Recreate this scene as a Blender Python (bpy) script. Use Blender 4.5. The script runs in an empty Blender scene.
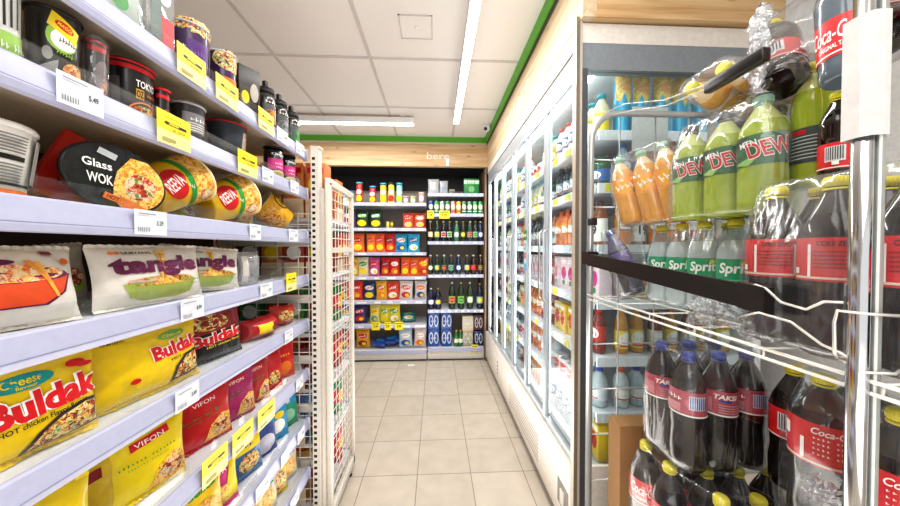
import bpy, bmesh, math, random
from mathutils import Vector, Matrix, noise
from mathutils.geometry import tessellate_polygon
R = math.radians; PI = math.pi; sin = math.sin; cos = math.cos
SC = bpy.context.scene; COL = SC.collection
random.seed(7)
rnd = random.random
def uni(a, b): return a + (b - a) * random.random()

# ---------------------------------------------------------------- camera
CAMZ = 1.41; YAW = R(2.67); PITCH = R(0.955)
cd = bpy.data.cameras.new('camera'); cam = bpy.data.objects.new('camera', cd); COL.objects.link(cam)
cd.sensor_width = 36; cd.lens = 12.0; cd.clip_start = .02
cam.location = (0, 0, CAMZ); cam.rotation_euler = (R(90) - PITCH, 0, -YAW)
SC.camera = cam
_M = cam.rotation_euler.to_matrix()
def ray(px, py): return _M @ Vector(((px - 450) / 300, -(py - 253) / 300, -1))
def at_x(px, py, X):
    d = ray(px, py); k = X / d.x; return Vector((X, d.y * k, CAMZ + d.z * k))
def at_y(px, py, Y):
    d = ray(px, py); k = Y / d.y; return Vector((d.x * k, Y, CAMZ + d.z * k))
def at_z(px, py, Z):
    d = ray(px, py); k = (Z - CAMZ) / d.z; return Vector((d.x * k, d.y * k, Z))

# ---------------------------------------------------------------- materials
def lin(c):
    return tuple((x / 12.92 if x <= .04045 else ((x + .055) / 1.055) ** 2.4) for x in c)
_mc = {}
def hexc(h):
    h = h.lstrip('#'); return lin(tuple(int(h[i:i + 2], 16) / 255 for i in (0, 2, 4)))
def nodes_of(name):
    m = bpy.data.materials.new(name); m.use_nodes = True
    nt = m.node_tree; return m, nt, nt.nodes['Principled BSDF'], nt.nodes['Material Output']
def P(col, rough=.45, metal=0, coat=0, bump=0, scale=60, spec=.5, vary=.06, emit=0):
    """painted / printed surface: colour with slight procedural mottling and optional crinkle"""
    key = (col, rough, metal, coat, bump, scale, spec, vary, emit)
    if key in _mc: return _mc[key]
    m, nt, b, o = nodes_of('surface_' + str(len(_mc)))
    c = hexc(col)
    tc = nt.nodes.new('ShaderNodeTexCoord'); n = nt.nodes.new('ShaderNodeTexNoise')
    n.inputs['Scale'].default_value = scale; n.inputs['Detail'].default_value = 2
    nt.links.new(tc.outputs['Object'], n.inputs['Vector'])
    if vary:
        r = nt.nodes.new('ShaderNodeValToRGB')
        r.color_ramp.elements[0].position = .3; r.color_ramp.elements[1].position = .7
        r.color_ramp.elements[0].color = tuple(x * (1 - vary) for x in c) + (1,)
        r.color_ramp.elements[1].color = tuple(min(1, x * (1 + vary)) for x in c) + (1,)
        nt.links.new(n.outputs['Fac'], r.inputs['Fac']); nt.links.new(r.outputs['Color'], b.inputs['Base Color'])
    else: b.inputs['Base Color'].default_value = c + (1,)
    b.inputs['Roughness'].default_value = rough; b.inputs['Metallic'].default_value = metal
    b.inputs['Specular IOR Level'].default_value = spec
    b.inputs['Coat Weight'].default_value = coat; b.inputs['Coat Roughness'].default_value = .08
    if bump:
        bp = nt.nodes.new('ShaderNodeBump'); bp.inputs['Strength'].default_value = bump; bp.inputs['Distance'].default_value = .004
        nt.links.new(n.outputs['Fac'], bp.inputs['Height']); nt.links.new(bp.outputs['Normal'], b.inputs['Normal'])
        nt.links.new(bp.outputs['Normal'], b.inputs['Coat Normal'])
    if emit:
        b.inputs['Emission Color'].default_value = c + (1,); b.inputs['Emission Strength'].default_value = emit
    _mc[key] = m; return m
def FOOD(cols, scale=120, rough=.4):
    """voronoi mix of food colours"""
    key = ('food', tuple(cols), scale)
    if key in _mc: return _mc[key]
    m, nt, b, o = nodes_of('food_print_' + str(len(_mc)))
    tc = nt.nodes.new('ShaderNodeTexCoord'); v = nt.nodes.new('ShaderNodeTexVoronoi'); v.inputs['Scale'].default_value = scale
    nz = nt.nodes.new('ShaderNodeTexNoise'); nz.inputs['Scale'].default_value = scale * .7; nz.inputs['Distortion'].default_value = 2.5
    mx = nt.nodes.new('ShaderNodeMix'); mx.data_type = 'RGBA'; mx.inputs[0].default_value = .45
    r = nt.nodes.new('ShaderNodeValToRGB'); r.color_ramp.interpolation = 'LINEAR'
    el = r.color_ramp.elements
    while len(el) < len(cols): el.new(.5)
    for i, c in enumerate(cols):
        el[i].position = .25 + .5 * i / (len(cols) - 1); el[i].color = hexc(c) + (1,)
    nt.links.new(tc.outputs['Object'], v.inputs['Vector']); nt.links.new(tc.outputs['Object'], nz.inputs['Vector'])
    sp = nt.nodes.new('ShaderNodeSeparateColor'); nt.links.new(v.outputs['Color'], sp.inputs['Color'])
    ad = nt.nodes.new('ShaderNodeMath'); ad.operation = 'MULTIPLY_ADD'; ad.inputs[1].default_value = .45
    nt.links.new(sp.outputs['Red'], ad.inputs[0]); 
    sb = nt.nodes.new('ShaderNodeMath'); sb.operation = 'MULTIPLY_ADD'; sb.inputs[1].default_value = .8; sb.inputs[2].default_value = -.12
    nt.links.new(nz.outputs['Fac'], sb.inputs[0]); nt.links.new(sb.outputs[0], ad.inputs[2])
    nt.links.new(ad.outputs[0], r.inputs['Fac']); nt.links.new(r.outputs['Color'], b.inputs['Base Color'])
    b.inputs['Roughness'].default_value = rough; b.inputs['Coat Weight'].default_value = .3
    _mc[key] = m; return m
def CLEAR(tint='f4f8fa', gloss=.12, rough=.05, haze=.06, bump=0, scale=25, stretch=None, fk=.4):
    """thin clear plastic: mostly see-through, some shine, a little haze"""
    key = ('clear', tint, gloss, rough, haze, bump, scale, stretch, fk)
    if key in _mc: return _mc[key]
    m, nt, b, o = nodes_of('clear_plastic_' + str(len(_mc))); nt.nodes.remove(b)
    t = nt.nodes.new('ShaderNodeBsdfTransparent'); t.inputs[0].default_value = hexc(tint) + (1,)
    g = nt.nodes.new('ShaderNodeBsdfGlossy'); g.inputs['Roughness'].default_value = rough
    d = nt.nodes.new('ShaderNodeBsdfDiffuse'); d.inputs[0].default_value = (.85, .87, .9, 1)
    fr = nt.nodes.new('ShaderNodeLayerWeight'); fr.inputs[0].default_value = .35
    m1 = nt.nodes.new('ShaderNodeMixShader'); m2 = nt.nodes.new('ShaderNodeMixShader')
    mm = nt.nodes.new('ShaderNodeMath'); mm.operation = 'MULTIPLY_ADD'; mm.inputs[1].default_value = fk; mm.inputs[2].default_value = gloss; mm.use_clamp = True
    nt.links.new(fr.outputs['Facing'], mm.inputs[0])
    nt.links.new(mm.outputs[0], m1.inputs[0]); nt.links.new(t.outputs[0], m1.inputs[1]); nt.links.new(g.outputs[0], m1.inputs[2])
    nt.links.new(m1.outputs[0], m2.inputs[1]); nt.links.new(d.outputs[0], m2.inputs[2]); m2.inputs[0].default_value = haze
    if bump:
        tc = nt.nodes.new('ShaderNodeTexCoord'); n = nt.nodes.new('ShaderNodeTexNoise'); n.inputs['Scale'].default_value = scale
        n.inputs['Detail'].default_value = 3; n.inputs['Distortion'].default_value = 1.2
        mp = nt.nodes.new('ShaderNodeMapping'); mp.inputs['Scale'].default_value = stretch or (1, 1, .35)
        nt.links.new(tc.outputs['Object'], mp.inputs[0]); nt.links.new(mp.outputs[0], n.inputs['Vector'])
        bp = nt.nodes.new('ShaderNodeBump'); bp.inputs['Strength'].default_value = bump; bp.inputs['Distance'].default_value = .02
        nt.links.new(n.outputs['Fac'], bp.inputs['Height'])
        for q in (g, d, fr): nt.links.new(bp.outputs['Normal'], q.inputs['Normal'])
        rp = nt.nodes.new('ShaderNodeMapRange'); rp.inputs[1].default_value = .52; rp.inputs[2].default_value = .75
        rp.inputs[3].default_value = haze; rp.inputs[4].default_value = min(.4, haze * 3 + .04)
        nt.links.new(n.outputs['Fac'], rp.inputs[0]); nt.links.new(rp.outputs[0], m2.inputs[0])
    nt.links.new(m2.outputs[0], o.inputs['Surface'])
    _mc[key] = m; return m
def EMIT(col, s):
    key = ('emit', col, s)
    if key in _mc: return _mc[key]
    m, nt, b, o = nodes_of('lamp_diffuser_' + str(len(_mc)))
    b.inputs['Base Color'].default_value = hexc(col) + (1,); b.inputs['Emission Color'].default_value = hexc(col) + (1,)
    b.inputs['Emission Strength'].default_value = s; _mc[key] = m; return m
def WOOD(axis='x', light='cfb18a', dark='b89468'):
    key = ('wood', axis, light, dark)
    if key in _mc: return _mc[key]
    m, nt, b, o = nodes_of('oak_laminate_' + str(len(_mc)))
    tc = nt.nodes.new('ShaderNodeTexCoord'); mp = nt.nodes.new('ShaderNodeMapping')
    mp.inputs['Scale'].default_value = {'x': (.8, 14, 14), 'y': (14, .8, 14)}[axis]
    n = nt.nodes.new('ShaderNodeTexNoise'); n.inputs['Scale'].default_value = 2.2; n.inputs['Detail'].default_value = 6; n.inputs['Distortion'].default_value = .6
    n2 = nt.nodes.new('ShaderNodeTexVoronoi'); n2.inputs['Scale'].default_value = 3.2
    mp2 = nt.nodes.new('ShaderNodeMapping'); mp2.inputs['Scale'].default_value = {'x': (1, 3, 3), 'y': (3, 1, 3)}[axis]
    nt.links.new(tc.outputs['Object'], mp.inputs[0]); nt.links.new(mp.outputs[0], n.inputs['Vector'])
    nt.links.new(tc.outputs['Object'], mp2.inputs[0]); nt.links.new(mp2.outputs[0], n2.inputs['Vector'])
    r = nt.nodes.new('ShaderNodeValToRGB'); r.color_ramp.elements[0].position = .32; r.color_ramp.elements[1].position = .62
    r.color_ramp.elements[0].color = hexc(dark) + (1,); r.color_ramp.elements[1].color = hexc(light) + (1,)
    nt.links.new(n.outputs['Fac'], r.inputs['Fac'])
    kr = nt.nodes.new('ShaderNodeValToRGB'); kr.color_ramp.elements[0].position = .03; kr.color_ramp.elements[1].position = .11
    kr.color_ramp.elements[0].color = hexc('7a5433') + (1,); kr.color_ramp.elements[1].color = (1, 1, 1, 1)
    nt.links.new(n2.outputs['Distance'], kr.inputs['Fac'])
    mx = nt.nodes.new('ShaderNodeMix'); mx.data_type = 'RGBA'; mx.blend_type = 'MULTIPLY'; mx.inputs[0].default_value = .7
    nt.links.new(r.outputs['Color'], mx.inputs[6]); nt.links.new(kr.outputs['Color'], mx.inputs[7]); nt.links.new(mx.outputs[2], b.inputs['Base Color'])
    b.inputs['Roughness'].default_value = .5
    _mc[key] = m; return m
def TILES():
    m, nt, b, o = nodes_of('beige_floor_tiles')
    tc = nt.nodes.new('ShaderNodeTexCoord'); mp = nt.nodes.new('ShaderNodeMapping'); mp.inputs['Location'].default_value = (-.216 + 10 * .333, -.185 + 10 * .333, 0)
    br = nt.nodes.new('ShaderNodeTexBrick'); br.offset = 0; br.squash = 1
    br.inputs['Scale'].default_value = 1; br.inputs['Mortar Size'].default_value = .0028; br.inputs['Mortar Smooth'].default_value = .15
    br.inputs['Brick Width'].default_value = .333; br.inputs['Row Height'].default_value = .333
    br.inputs['Color1'].default_value = hexc('d5cabb') + (1,); br.inputs['Color2'].default_value = hexc('cfc4b5') + (1,); br.inputs['Mortar'].default_value = hexc('9b8f84') + (1,)
    n = nt.nodes.new('ShaderNodeTexNoise'); n.inputs['Scale'].default_value = 9; n.inputs['Detail'].default_value = 5
    r = nt.nodes.new('ShaderNodeValToRGB'); r.color_ramp.elements[0].position = .3; r.color_ramp.elements[0].color = (.86, .85, .84, 1); r.color_ramp.elements[1].position = .7
    mx = nt.nodes.new('ShaderNodeMix'); mx.data_type = 'RGBA'; mx.blend_type = 'MULTIPLY'; mx.inputs[0].default_value = .8
    nt.links.new(tc.outputs['Object'], mp.inputs[0]); nt.links.new(mp.outputs[0], br.inputs['Vector']); nt.links.new(tc.outputs['Object'], n.inputs['Vector'])
    nt.links.new(n.outputs['Fac'], r.inputs['Fac']); nt.links.new(br.outputs['Color'], mx.inputs[6]); nt.links.new(r.outputs['Color'], mx.inputs[7])
    nt.links.new(mx.outputs[2], b.inputs['Base Color']); b.inputs['Roughness'].default_value = .32
    bp = nt.nodes.new('ShaderNodeBump'); bp.inputs['Strength'].default_value = .4; bp.inputs['Distance'].default_value = .002; bp.invert = True
    nt.links.new(br.outputs['Fac'], bp.inputs['Height']); nt.links.new(bp.outputs['Normal'], b.inputs['Normal'])
    return m

# ---------------------------------------------------------------- 2D shapes -> decals
_tc = {}
def text2d(s, shear=0, bold=0):
    """glyph triangles normalised to a 0..1 box, plus aspect"""
    key = (s, shear, bold)
    if key in _tc: return _tc[key]
    cu = bpy.data.curves.new('t', 'FONT'); cu.body = s; cu.shear = shear; cu.offset = bold; cu.resolution_u = 3
    ob = bpy.data.objects.new('t', cu); me = bpy.data.meshes.new_from_object(ob)
    me.calc_loop_triangles()
    vs = [(v.co.x, v.co.y) for v in me.vertices]; ts = [tuple(t.vertices) for t in me.loop_triangles]
    bpy.data.objects.remove(ob); bpy.data.curves.remove(cu); bpy.data.meshes.remove(me)
    x0 = min(v[0] for v in vs); x1 = max(v[0] for v in vs); y0 = min(v[1] for v in vs); y1 = max(v[1] for v in vs)
    vs = [((x - x0) / (x1 - x0), (y - y0) / (y1 - y0)) for x, y in vs]
    _tc[key] = (vs, ts); return _tc[key]
BLUR = {'UDON', 'MIE SOIA', 'SPICY', 'SWEET', 'YOPOKKI', 'Noodles', 'SAUCE', 'GHEE', 'rice', 'Fanta', 'PUFI', 'GUST', 'STAR', 'TACO', 'SALT', 'TOAST', 'BAKE', 'MIX', 'NUTS', 'SNACK', 'CHIPS', 'IAURT', 'ALE', 'TAITEI', 'SUPA', 'RAMEN', 'BEER', 'SAVOARE', 'MINUTE', 'flavour noodle', 'FLAVOUR NOODLE', 'INSTANT NOODLES', 'Chicken flavour', 'Beef', 'Shrimp', 'Duck', 'kimchi carbonara', 'noodle', 'TRAGE', 'PROMOTIE', 'lei', 'zero calories', 'BERE', 'COLA', 'NEW'}
def marks(s):
    # print too small to read in the photo: a row of short uneven strokes
    q = random.Random(len(s) * 7 + ord(s[0])); vs = []; ts = []; n = len(s)
    for i, ch in enumerate(s):
        if ch == ' ': continue
        x0 = i / n + .02; x1 = (i + .8) / n; y1 = q.uniform(.6, 1); y0 = q.uniform(0, .15); t = .24 / n
        for a, b_, c, d_ in ((x0, y0, x0 + t, y1), (x0, y0 + .3 * (y1 - y0), x1, y0 + .3 * (y1 - y0) + .16)):
            k = len(vs); vs += [(a, b_), (c, b_), (c, d_), (a, d_)]; ts += [(k, k + 1, k + 2), (k, k + 2, k + 3)]
    return vs, ts
def shape_tris(d):
    """d: ('t',text,u,v,w,h,mat[,rot,shear,bold]) ('e',u,v,rx,ry,mat[,rot]) ('r',u0,v0,u1,v1,mat) ('p',[pts],mat) -> verts, tris, mat"""
    k = d[0]
    if k == 't':
        rot = d[7] if len(d) > 7 else 0; sh = d[8] if len(d) > 8 else 0; bo = d[9] if len(d) > 9 else .02
        vs, ts = marks(d[1]) if d[1] in BLUR else text2d(d[1], sh, bo); c, s = cos(rot), sin(rot); out = []
        for x, y in vs:
            x = (x - .5) * d[4]; y = (y - .5) * d[5]
            out.append((d[2] + x * c - y * s, d[3] + x * s + y * c))
        return out, ts, d[6]
    if k == 'e':
        rot = d[6] if len(d) > 6 else 0; c, s = cos(rot), sin(rot); n = 20; out = [(d[1], d[2])]; ts = []
        for rr in (.5, 1):
            for i in range(n):
                x = d[3] * rr * cos(2 * PI * i / n); y = d[4] * rr * sin(2 * PI * i / n); out.append((d[1] + x * c - y * s, d[2] + x * s + y * c))
        for i in range(n):
            j = (i + 1) % n; ts += [(0, 1 + i, 1 + j), (1 + i, 1 + n + i, 1 + n + j), (1 + i, 1 + n + j, 1 + j)]
        return out, ts, d[5]
    if k == 'r':
        u0, v0, u1, v1 = d[1:5]; nu = 6; nv = 3; out = []; ts = []
        for j in range(nv + 1):
            for i in range(nu + 1): out.append((u0 + (u1 - u0) * i / nu, v0 + (v1 - v0) * j / nv))
        for j in range(nv):
            for i in range(nu):
                a = j * (nu + 1) + i; ts += [(a, a + 1, a + nu + 2), (a, a + nu + 2, a + nu + 1)]
        return out, ts, d[5]
    if k == 'p':
        pts = d[1]; tr = tessellate_polygon([[Vector((x, y, 0)) for x, y in pts]]); return list(pts), [tuple(t) for t in tr], d[2]
def refine(vs, ts, L=.07, lim=9):
    for _ in range(lim):
        long_ = False; nt_ = []; vs = list(vs); cache = {}
        def mid(a, b):
            k = (min(a, b), max(a, b))
            if k not in cache: vs.append(((vs[a][0] + vs[b][0]) / 2, (vs[a][1] + vs[b][1]) / 2)); cache[k] = len(vs) - 1
            return cache[k]
        def ln(a, b): return math.hypot(vs[a][0] - vs[b][0], vs[a][1] - vs[b][1])
        for a, b, c in ts:
            e = [(ln(a, b), a, b, c), (ln(b, c), b, c, a), (ln(c, a), c, a, b)]; m = max(e)
            if m[0] > L:
                long_ = True; q = mid(m[1], m[2]); nt_ += [(m[1], q, m[3]), (q, m[2], m[3])]
            else: nt_.append((a, b, c))
        ts = nt_
        if not long_: break
    return vs, ts

# ---------------------------------------------------------------- mesh builder
class MB:
    def __init__(s): s.v = []; s.f = []; s.m = []; s.s = []; s.mats = []
    def mi(s, mat):
        if mat not in s.mats: s.mats.append(mat)
        return s.mats.index(mat)
    def add(s, vs, fs, mat, smooth=False):
        o = len(s.v); s.v += [Vector(p) for p in vs]; k = s.mi(mat) if not isinstance(mat, list) else None
        for i, f in enumerate(fs):
            s.f.append(tuple(o + a for a in f)); s.m.append(k if k is not None else s.mi(mat[i])); s.s.append(smooth)
        return s
    def box(s, lo, hi, mat, ch=0):
        x0, y0, z0 = [min(a, b) for a, b in zip(lo, hi)]; x1, y1, z1 = [max(a, b) for a, b in zip(lo, hi)]
        if ch <= 0:
            vs = [(x, y, z) for z in (z0, z1) for y in (y0, y1) for x in (x0, x1)]
            return s.add(vs, [(0, 2, 3, 1), (4, 5, 7, 6), (0, 1, 5, 4), (2, 6, 7, 3), (0, 4, 6, 2), (1, 3, 7, 5)], mat)
        bm = bmesh.new(); bmesh.ops.create_cube(bm, size=1)
        for v in bm.verts: v.co = Vector(((x0 + x1) / 2 + v.co.x * (x1 - x0), (y0 + y1) / 2 + v.co.y * (y1 - y0), (z0 + z1) / 2 + v.co.z * (z1 - z0)))
        bmesh.ops.bevel(bm, geom=list(bm.edges), offset=min(ch, .45 * min(x1 - x0, y1 - y0, z1 - z0)), segments=2, profile=.5, affect='EDGES')
        bm.verts.index_update(); s.add([v.co.copy() for v in bm.verts], [tuple(v.index for v in f.verts) for f in bm.faces], mat, True); bm.free(); return s
    def lathe(s, prof, n, mat, c=(0, 0, 0), smooth=True, capb=True, capt=True):
        vs = []; fs = []; ms = []
        for r, z in prof:
            for i in range(n): a = 2 * PI * i / n; vs.append((c[0] + r * cos(a), c[1] + r * sin(a), c[2] + z))
        for k in range(len(prof) - 1):
            for i in range(n): j = (i + 1) % n; fs.append((k * n + i, k * n + j, (k + 1) * n + j, (k + 1) * n + i)); ms.append(mat[k] if isinstance(mat, list) else mat)
        s.add(vs, fs, ms, smooth)
        o = len(s.v) - len(vs)
        if capb: s.f.append(tuple(o + i for i in range(n))[::-1]); s.m.append(s.mi(ms[0])); s.s.append(False)
        if capt: s.f.append(tuple(o + (len(prof) - 1) * n + i for i in range(n))); s.m.append(s.mi(ms[-1])); s.s.append(False)
        return s
    def tube(s, pts, r, mat, n=8, closed=False):
        pts = [Vector(p) for p in pts]; vs = []; fs = []; N = len(pts); up = None
        for i, p in enumerate(pts):
            a = pts[i - 1] if (i > 0 or closed) else p; b = pts[(i + 1) % N] if (i < N - 1 or closed) else p
            t = (b - a).normalized()
            if up is None:
                up = Vector((0, 0, 1)) if abs(t.z) < .9 else Vector((1, 0, 0))
            x = t.cross(up).normalized(); up = x.cross(t).normalized()
            for k in range(n): an = 2 * PI * k / n; vs.append(p + (x * cos(an) + up * sin(an)) * r)
        for i in range(N if closed else N - 1):
            for k in range(n): j = (k + 1) % n; q = (i + 1) % N; fs.append((i * n + k, i * n + j, q * n + j, q * n + k))
        if not closed: fs.append(tuple(range(n))[::-1]); fs.append(tuple((N - 1) * n + k for k in range(n)))
        return s.add(vs, fs, mat, True)
    def sheet(s, F, nu, nv, mat, flip=False, smooth=True):
        vs = [F(i / nu, j / nv) for j in range(nv + 1) for i in range(nu + 1)]; fs = []; ms = []
        for j in range(nv):
            for i in range(nu):
                a = j * (nu + 1) + i; q = (a, a + 1, a + nu + 2, a + nu + 1); fs.append(q[::-1] if flip else q)
                ms.append(mat((i + .5) / nu, (j + .5) / nv) if callable(mat) else mat)
        return s.add(vs, fs, ms, smooth)
    def decals(s, F, ds, off=.0007, L=.07):
        """F(u,v,offset)->point on surface"""
        for i, d in enumerate(ds):
            vs, ts, mat = shape_tris(d); vs, ts = refine(vs, ts, L if d[0] != 'e' else .2)
            o = off + .00025 * i
            s.add([F(u, v, o) for u, v in vs], ts, mat, True)
        return s
    def build(s, name, parent=None, loc=None, rotz=0):
        me = bpy.data.meshes.new(name); me.from_pydata([tuple(p) for p in s.v], [], s.f)
        for m in s.mats: me.materials.append(m)
        me.polygons.foreach_set('material_index', s.m); me.polygons.foreach_set('use_smooth', s.s); me.update()
        o = bpy.data.objects.new(name, me); COL.objects.link(o)
        if parent: o.parent = parent
        if loc: o.location = loc
        if rotz: o.rotation_euler.z = rotz
        return o
def empty(name, loc=(0, 0, 0), rot=(0, 0, 0)):
    o = bpy.data.objects.new(name, None); COL.objects.link(o); o.location = loc; o.rotation_euler = rot; o.empty_display_size = .05; return o
def tag(o, label=None, cat=None, group=None, kind=None):
    if label: o['label'] = label
    if cat: o['category'] = cat
    if group: o['group'] = group
    if kind: o['kind'] = kind
    return o
def dup(root, loc, rot, label, group=None):
    r = root.copy(); COL.objects.link(r); r.location = loc; r.rotation_euler = rot if not isinstance(rot, (int, float)) else (0, 0, rot)
    r['label'] = label
    if group: r['group'] = group
    for ch in list(root.children):
        c = ch.copy(); COL.objects.link(c); c.parent = r
        for g in ch.children:
            q = g.copy(); COL.objects.link(q); q.parent = c
    return r
class Kind:
    """one prototype, placed first by itself and then as copies"""
    def __init__(s, make): s.make = make; s.root = None
    def put(s, loc, rot, label, cat, group=None, scale=1):
        if s.root is None:
            s.root = s.make(); r = s.root; r.location = loc; r.rotation_euler = (0, 0, rot) if isinstance(rot, (int, float)) else rot
        else:
            r = dup(s.root, loc, rot, label); 
            if 'group' in r and not group: del r['group']
        r.scale = (scale,) * 3 if isinstance(scale, (int, float)) else scale
        return tag(r, label, cat, group)
ORD = ['first', 'second', 'third', 'fourth', 'fifth', 'sixth', 'seventh', 'eighth', 'ninth', 'tenth', 'eleventh', 'twelfth', 'thirteenth', 'fourteenth', 'fifteenth', 'sixteenth', 'seventeenth', 'eighteenth', 'nineteenth', 'twentieth', 'twenty-first', 'twenty-second', 'twenty-third', 'twenty-fourth', 'twenty-fifth', 'twenty-sixth', 'twenty-seventh', 'twenty-eighth', 'twenty-ninth', 'thirtieth']

# ---------------------------------------------------------------- product builders
def wr(x, y, seed, sc=40): return noise.noise(Vector((x * sc, y * sc, seed * 7.3)))
def bag_parts(name, w, h, d, mat, dec, seed=1, crimp=None, back=None, seals=True, waist=.05, wrk=.0022, nu=22, nv=22):
    """pillow bag standing on z=0, front towards -Y; returns root empty"""
    root = empty(name); cr = .045 * h if seals else 0
    def prof(s_, t):
        a = max(0, 1 - abs(s_) ** 2.6) ** .55; b = max(0, 1 - abs(t) ** 2.8) ** .6; return a * b * d / 2
    def F(sign):
        def f(u, v, off=0):
            s_ = 2 * u - 1; t = 2 * v - 1
            x = s_ * w / 2 * (1 - waist * (1 - t * t)); z = cr + v * (h - 2 * cr)
            edge = (abs(t) ** 3 + abs(s_) ** 3) * .5
            y = prof(s_, t) + wrk * wr(u * w * 1.0, v * h * .45, seed, 55) * (.35 + edge * 1.6) * min(1, 6 * (1 - abs(s_)) + .05) * min(1, 6 * (1 - abs(t)) + .05)
            return Vector((x, sign * (y + off), z))
        return f
    b = MB(); b.sheet(lambda u, v: F(-1)(u, v), nu, nv, mat); b.sheet(lambda u, v: F(1)(u, v), nu // 2, nv // 2, back or mat, flip=True)
    if dec: b.decals(F(-1), dec, off=.0016, L=.055)
    b.build('wrapper', root)
    if seals:
        cm = crimp or (mat if not callable(mat) else mat(.5, .9))
        for nm, zz, sg in (('top_seal', h - cr, 1), ('bottom_seal', cr, -1)):
            q = MB(); N = 28; vs = []
            for j in range(4):
                for i in range(N + 1):
                    z = zz + sg * cr * j / 3 + (sg * .0022 * (i % 2) if j == 3 else 0)
                    z = max(0, z); vs.append(((i / N - .5) * w, (.0012 if i % 2 else -.0012) + .004 * wr(i / N, j * .02, seed, 5) * j, z))
            fs = [(j * (N + 1) + i, j * (N + 1) + i + 1, (j + 1) * (N + 1) + i + 1, (j + 1) * (N + 1) + i) for j in range(3) for i in range(N)]
            q.add(vs, fs, cm); q.build(nm, root)
    return root
def cyl_map(prof, span=PI):
    def F(u, v, off=0):
        z0 = prof[0][1]; z1 = prof[-1][1]; z = z0 + v * (z1 - z0); r = prof[-1][0]
        for (ra, za), (rb, zb) in zip(prof, prof[1:]):
            if za <= z <= zb and zb > za: r = ra + (rb - ra) * (z - za) / (zb - za); break
        a = (u - .5) * span; return Vector(((r + off) * sin(a), -(r + off) * cos(a), z))
    return F
def cup(name, rb, rt, h, body, lid, dec=(), rim=None, lidh=.006, dome=False, span=PI, n=28, film=None):
    root = empty(name); b = MB(); hb = h - lidh
    prof = [(rb * .9, 0), (rb, .003), (rt, hb)]
    b.lathe([(rb * .9, 0), (rb, .003), (rb + (rt - rb) * .5, hb * .5), (rt, hb)], n, body, capt=False)
    if dec: b.decals(cyl_map([(rb, .003), (rt, hb)], span), dec, off=.0008, L=.08)
    b.build('cup_body', root)
    l = MB(); lr = rt + .003
    pr = [(rt * .98, 0), (lr, .001), (lr, lidh * .6), (lr * .96, lidh)]
    if dome: pr += [(lr * .9, lidh * 1.6), (lr * .7, lidh * 2.6), (lr * .3, lidh * 3)]
    l.lathe(pr, n, [rim or lid] * 2 + [lid] * (len(pr) - 3)); o = l.build('lid', root); o.location.z = hb
    if film:
        f = MB(); f.lathe([(rb + .002, 0), (rb + .0035, .01), (rt + .004, hb), (rt + .005, h + .002), (rt * .7, h + .005), (.012, h + .008)], n, film, capb=False); f.build('shrink_film', root)
    return root
def bottle(name, H, r, kind, liq, capc, labelmat, dec=(), lz=(.42, .66), fill=.86, neck=.013, waist=0, n=24, capr=.0155, shoulder=.62, clearm=None, caph=.017, rot_lab=0, base=.0):
    """soft drink bottle; body in shell + liquid, cap, label"""
    root = empty(name)
    def rad(t):
        if t < .04: return r * (.78 + .22 * (t / .04) ** .5)
        if t < shoulder:
            q = r
            if waist: q -= waist * math.exp(-((t - .33) / .07) ** 2) * r
            if kind == 'ribbed': q *= 1 + .012 * math.cos(t * 150)
            if lz[0] - .01 < t < lz[1] + .01: q = min(q, r * .985)
            return q
        k = (t - shoulder) / (.93 - shoulder)
        if k < 1: return neck + (r - neck) * (cos(k * PI / 2) ** 1.15 if kind != 'wine' else (1 - k) ** 2 * (1 + 2 * k) if k < 1 else 0)
        return neck
    ts = [0, .01, .025, .04] + [.04 + (shoulder - .04) * i / 10 for i in range(1, 11)] + [shoulder + (.93 - shoulder) * i / 9 for i in range(1, 10)] + [.955]
    ts = sorted(set(ts)); zf = fill
    prof = [(rad(t), t * H) for t in ts]
    b = MB()
    air = clearm
    ms = [liq if (ts[i] + ts[i + 1]) / 2 < zf else (air or liq) for i in range(len(ts) - 1)]
    b.lathe(prof, n, ms); b.build('bottle_body', root)
    c = MB(); N = 20; cp = []
    z0 = .945 * H
    c.lathe([(neck + .003, z0 - .006), (neck + .0035, z0 - .004), (neck + .001, z0 - .002)], N, capc)
    c.lathe([(capr, z0), (capr, z0 + caph * .8), (capr * .9, z0 + caph), (capr * .5, z0 + caph * 1.02)], N, capc)
    for i in range(N):
        a = 2 * PI * (i + .5) / N; x, y = capr * 1.02 * cos(a), capr * 1.02 * sin(a); c.tube([(x, y, z0 + .001), (x, y, z0 + caph * .78)], .0009, capc, n=3)
    c.build('bottle_cap', root)
    if labelmat:
        l = MB(); rl = r * .99 + .0006; pr = [(rl, lz[0] * H), (rl, (lz[0] + lz[1]) / 2 * H), (rl, lz[1] * H)]
        l.lathe(pr, n, labelmat, capb=False, capt=False)
        if dec: l.decals(cyl_map(pr), dec, off=.0006, L=.08)
        lo = l.build('bottle_label', root); lo.rotation_euler.z = rot_lab
    return root
def carton(name, w, d, h, mat, dec=(), top=None, side=None, flap=True):
    root = empty(name); b = MB(); b.box((-w / 2, -d / 2, 0), (w / 2, d / 2, h), mat, ch=.0015)
    b.decals(lambda u, v, o: Vector(((u - .5) * w, -d / 2 - o, v * h)), dec, L=2)
    b.build('box_body', root)
    if flap:
        q = MB(); q.box((-w / 2 + .001, -d / 2 + .001, h), (w / 2 - .001, d / 2 - .001, h + .0012), top or mat); q.build('lid_flap', root)
    return root
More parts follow.
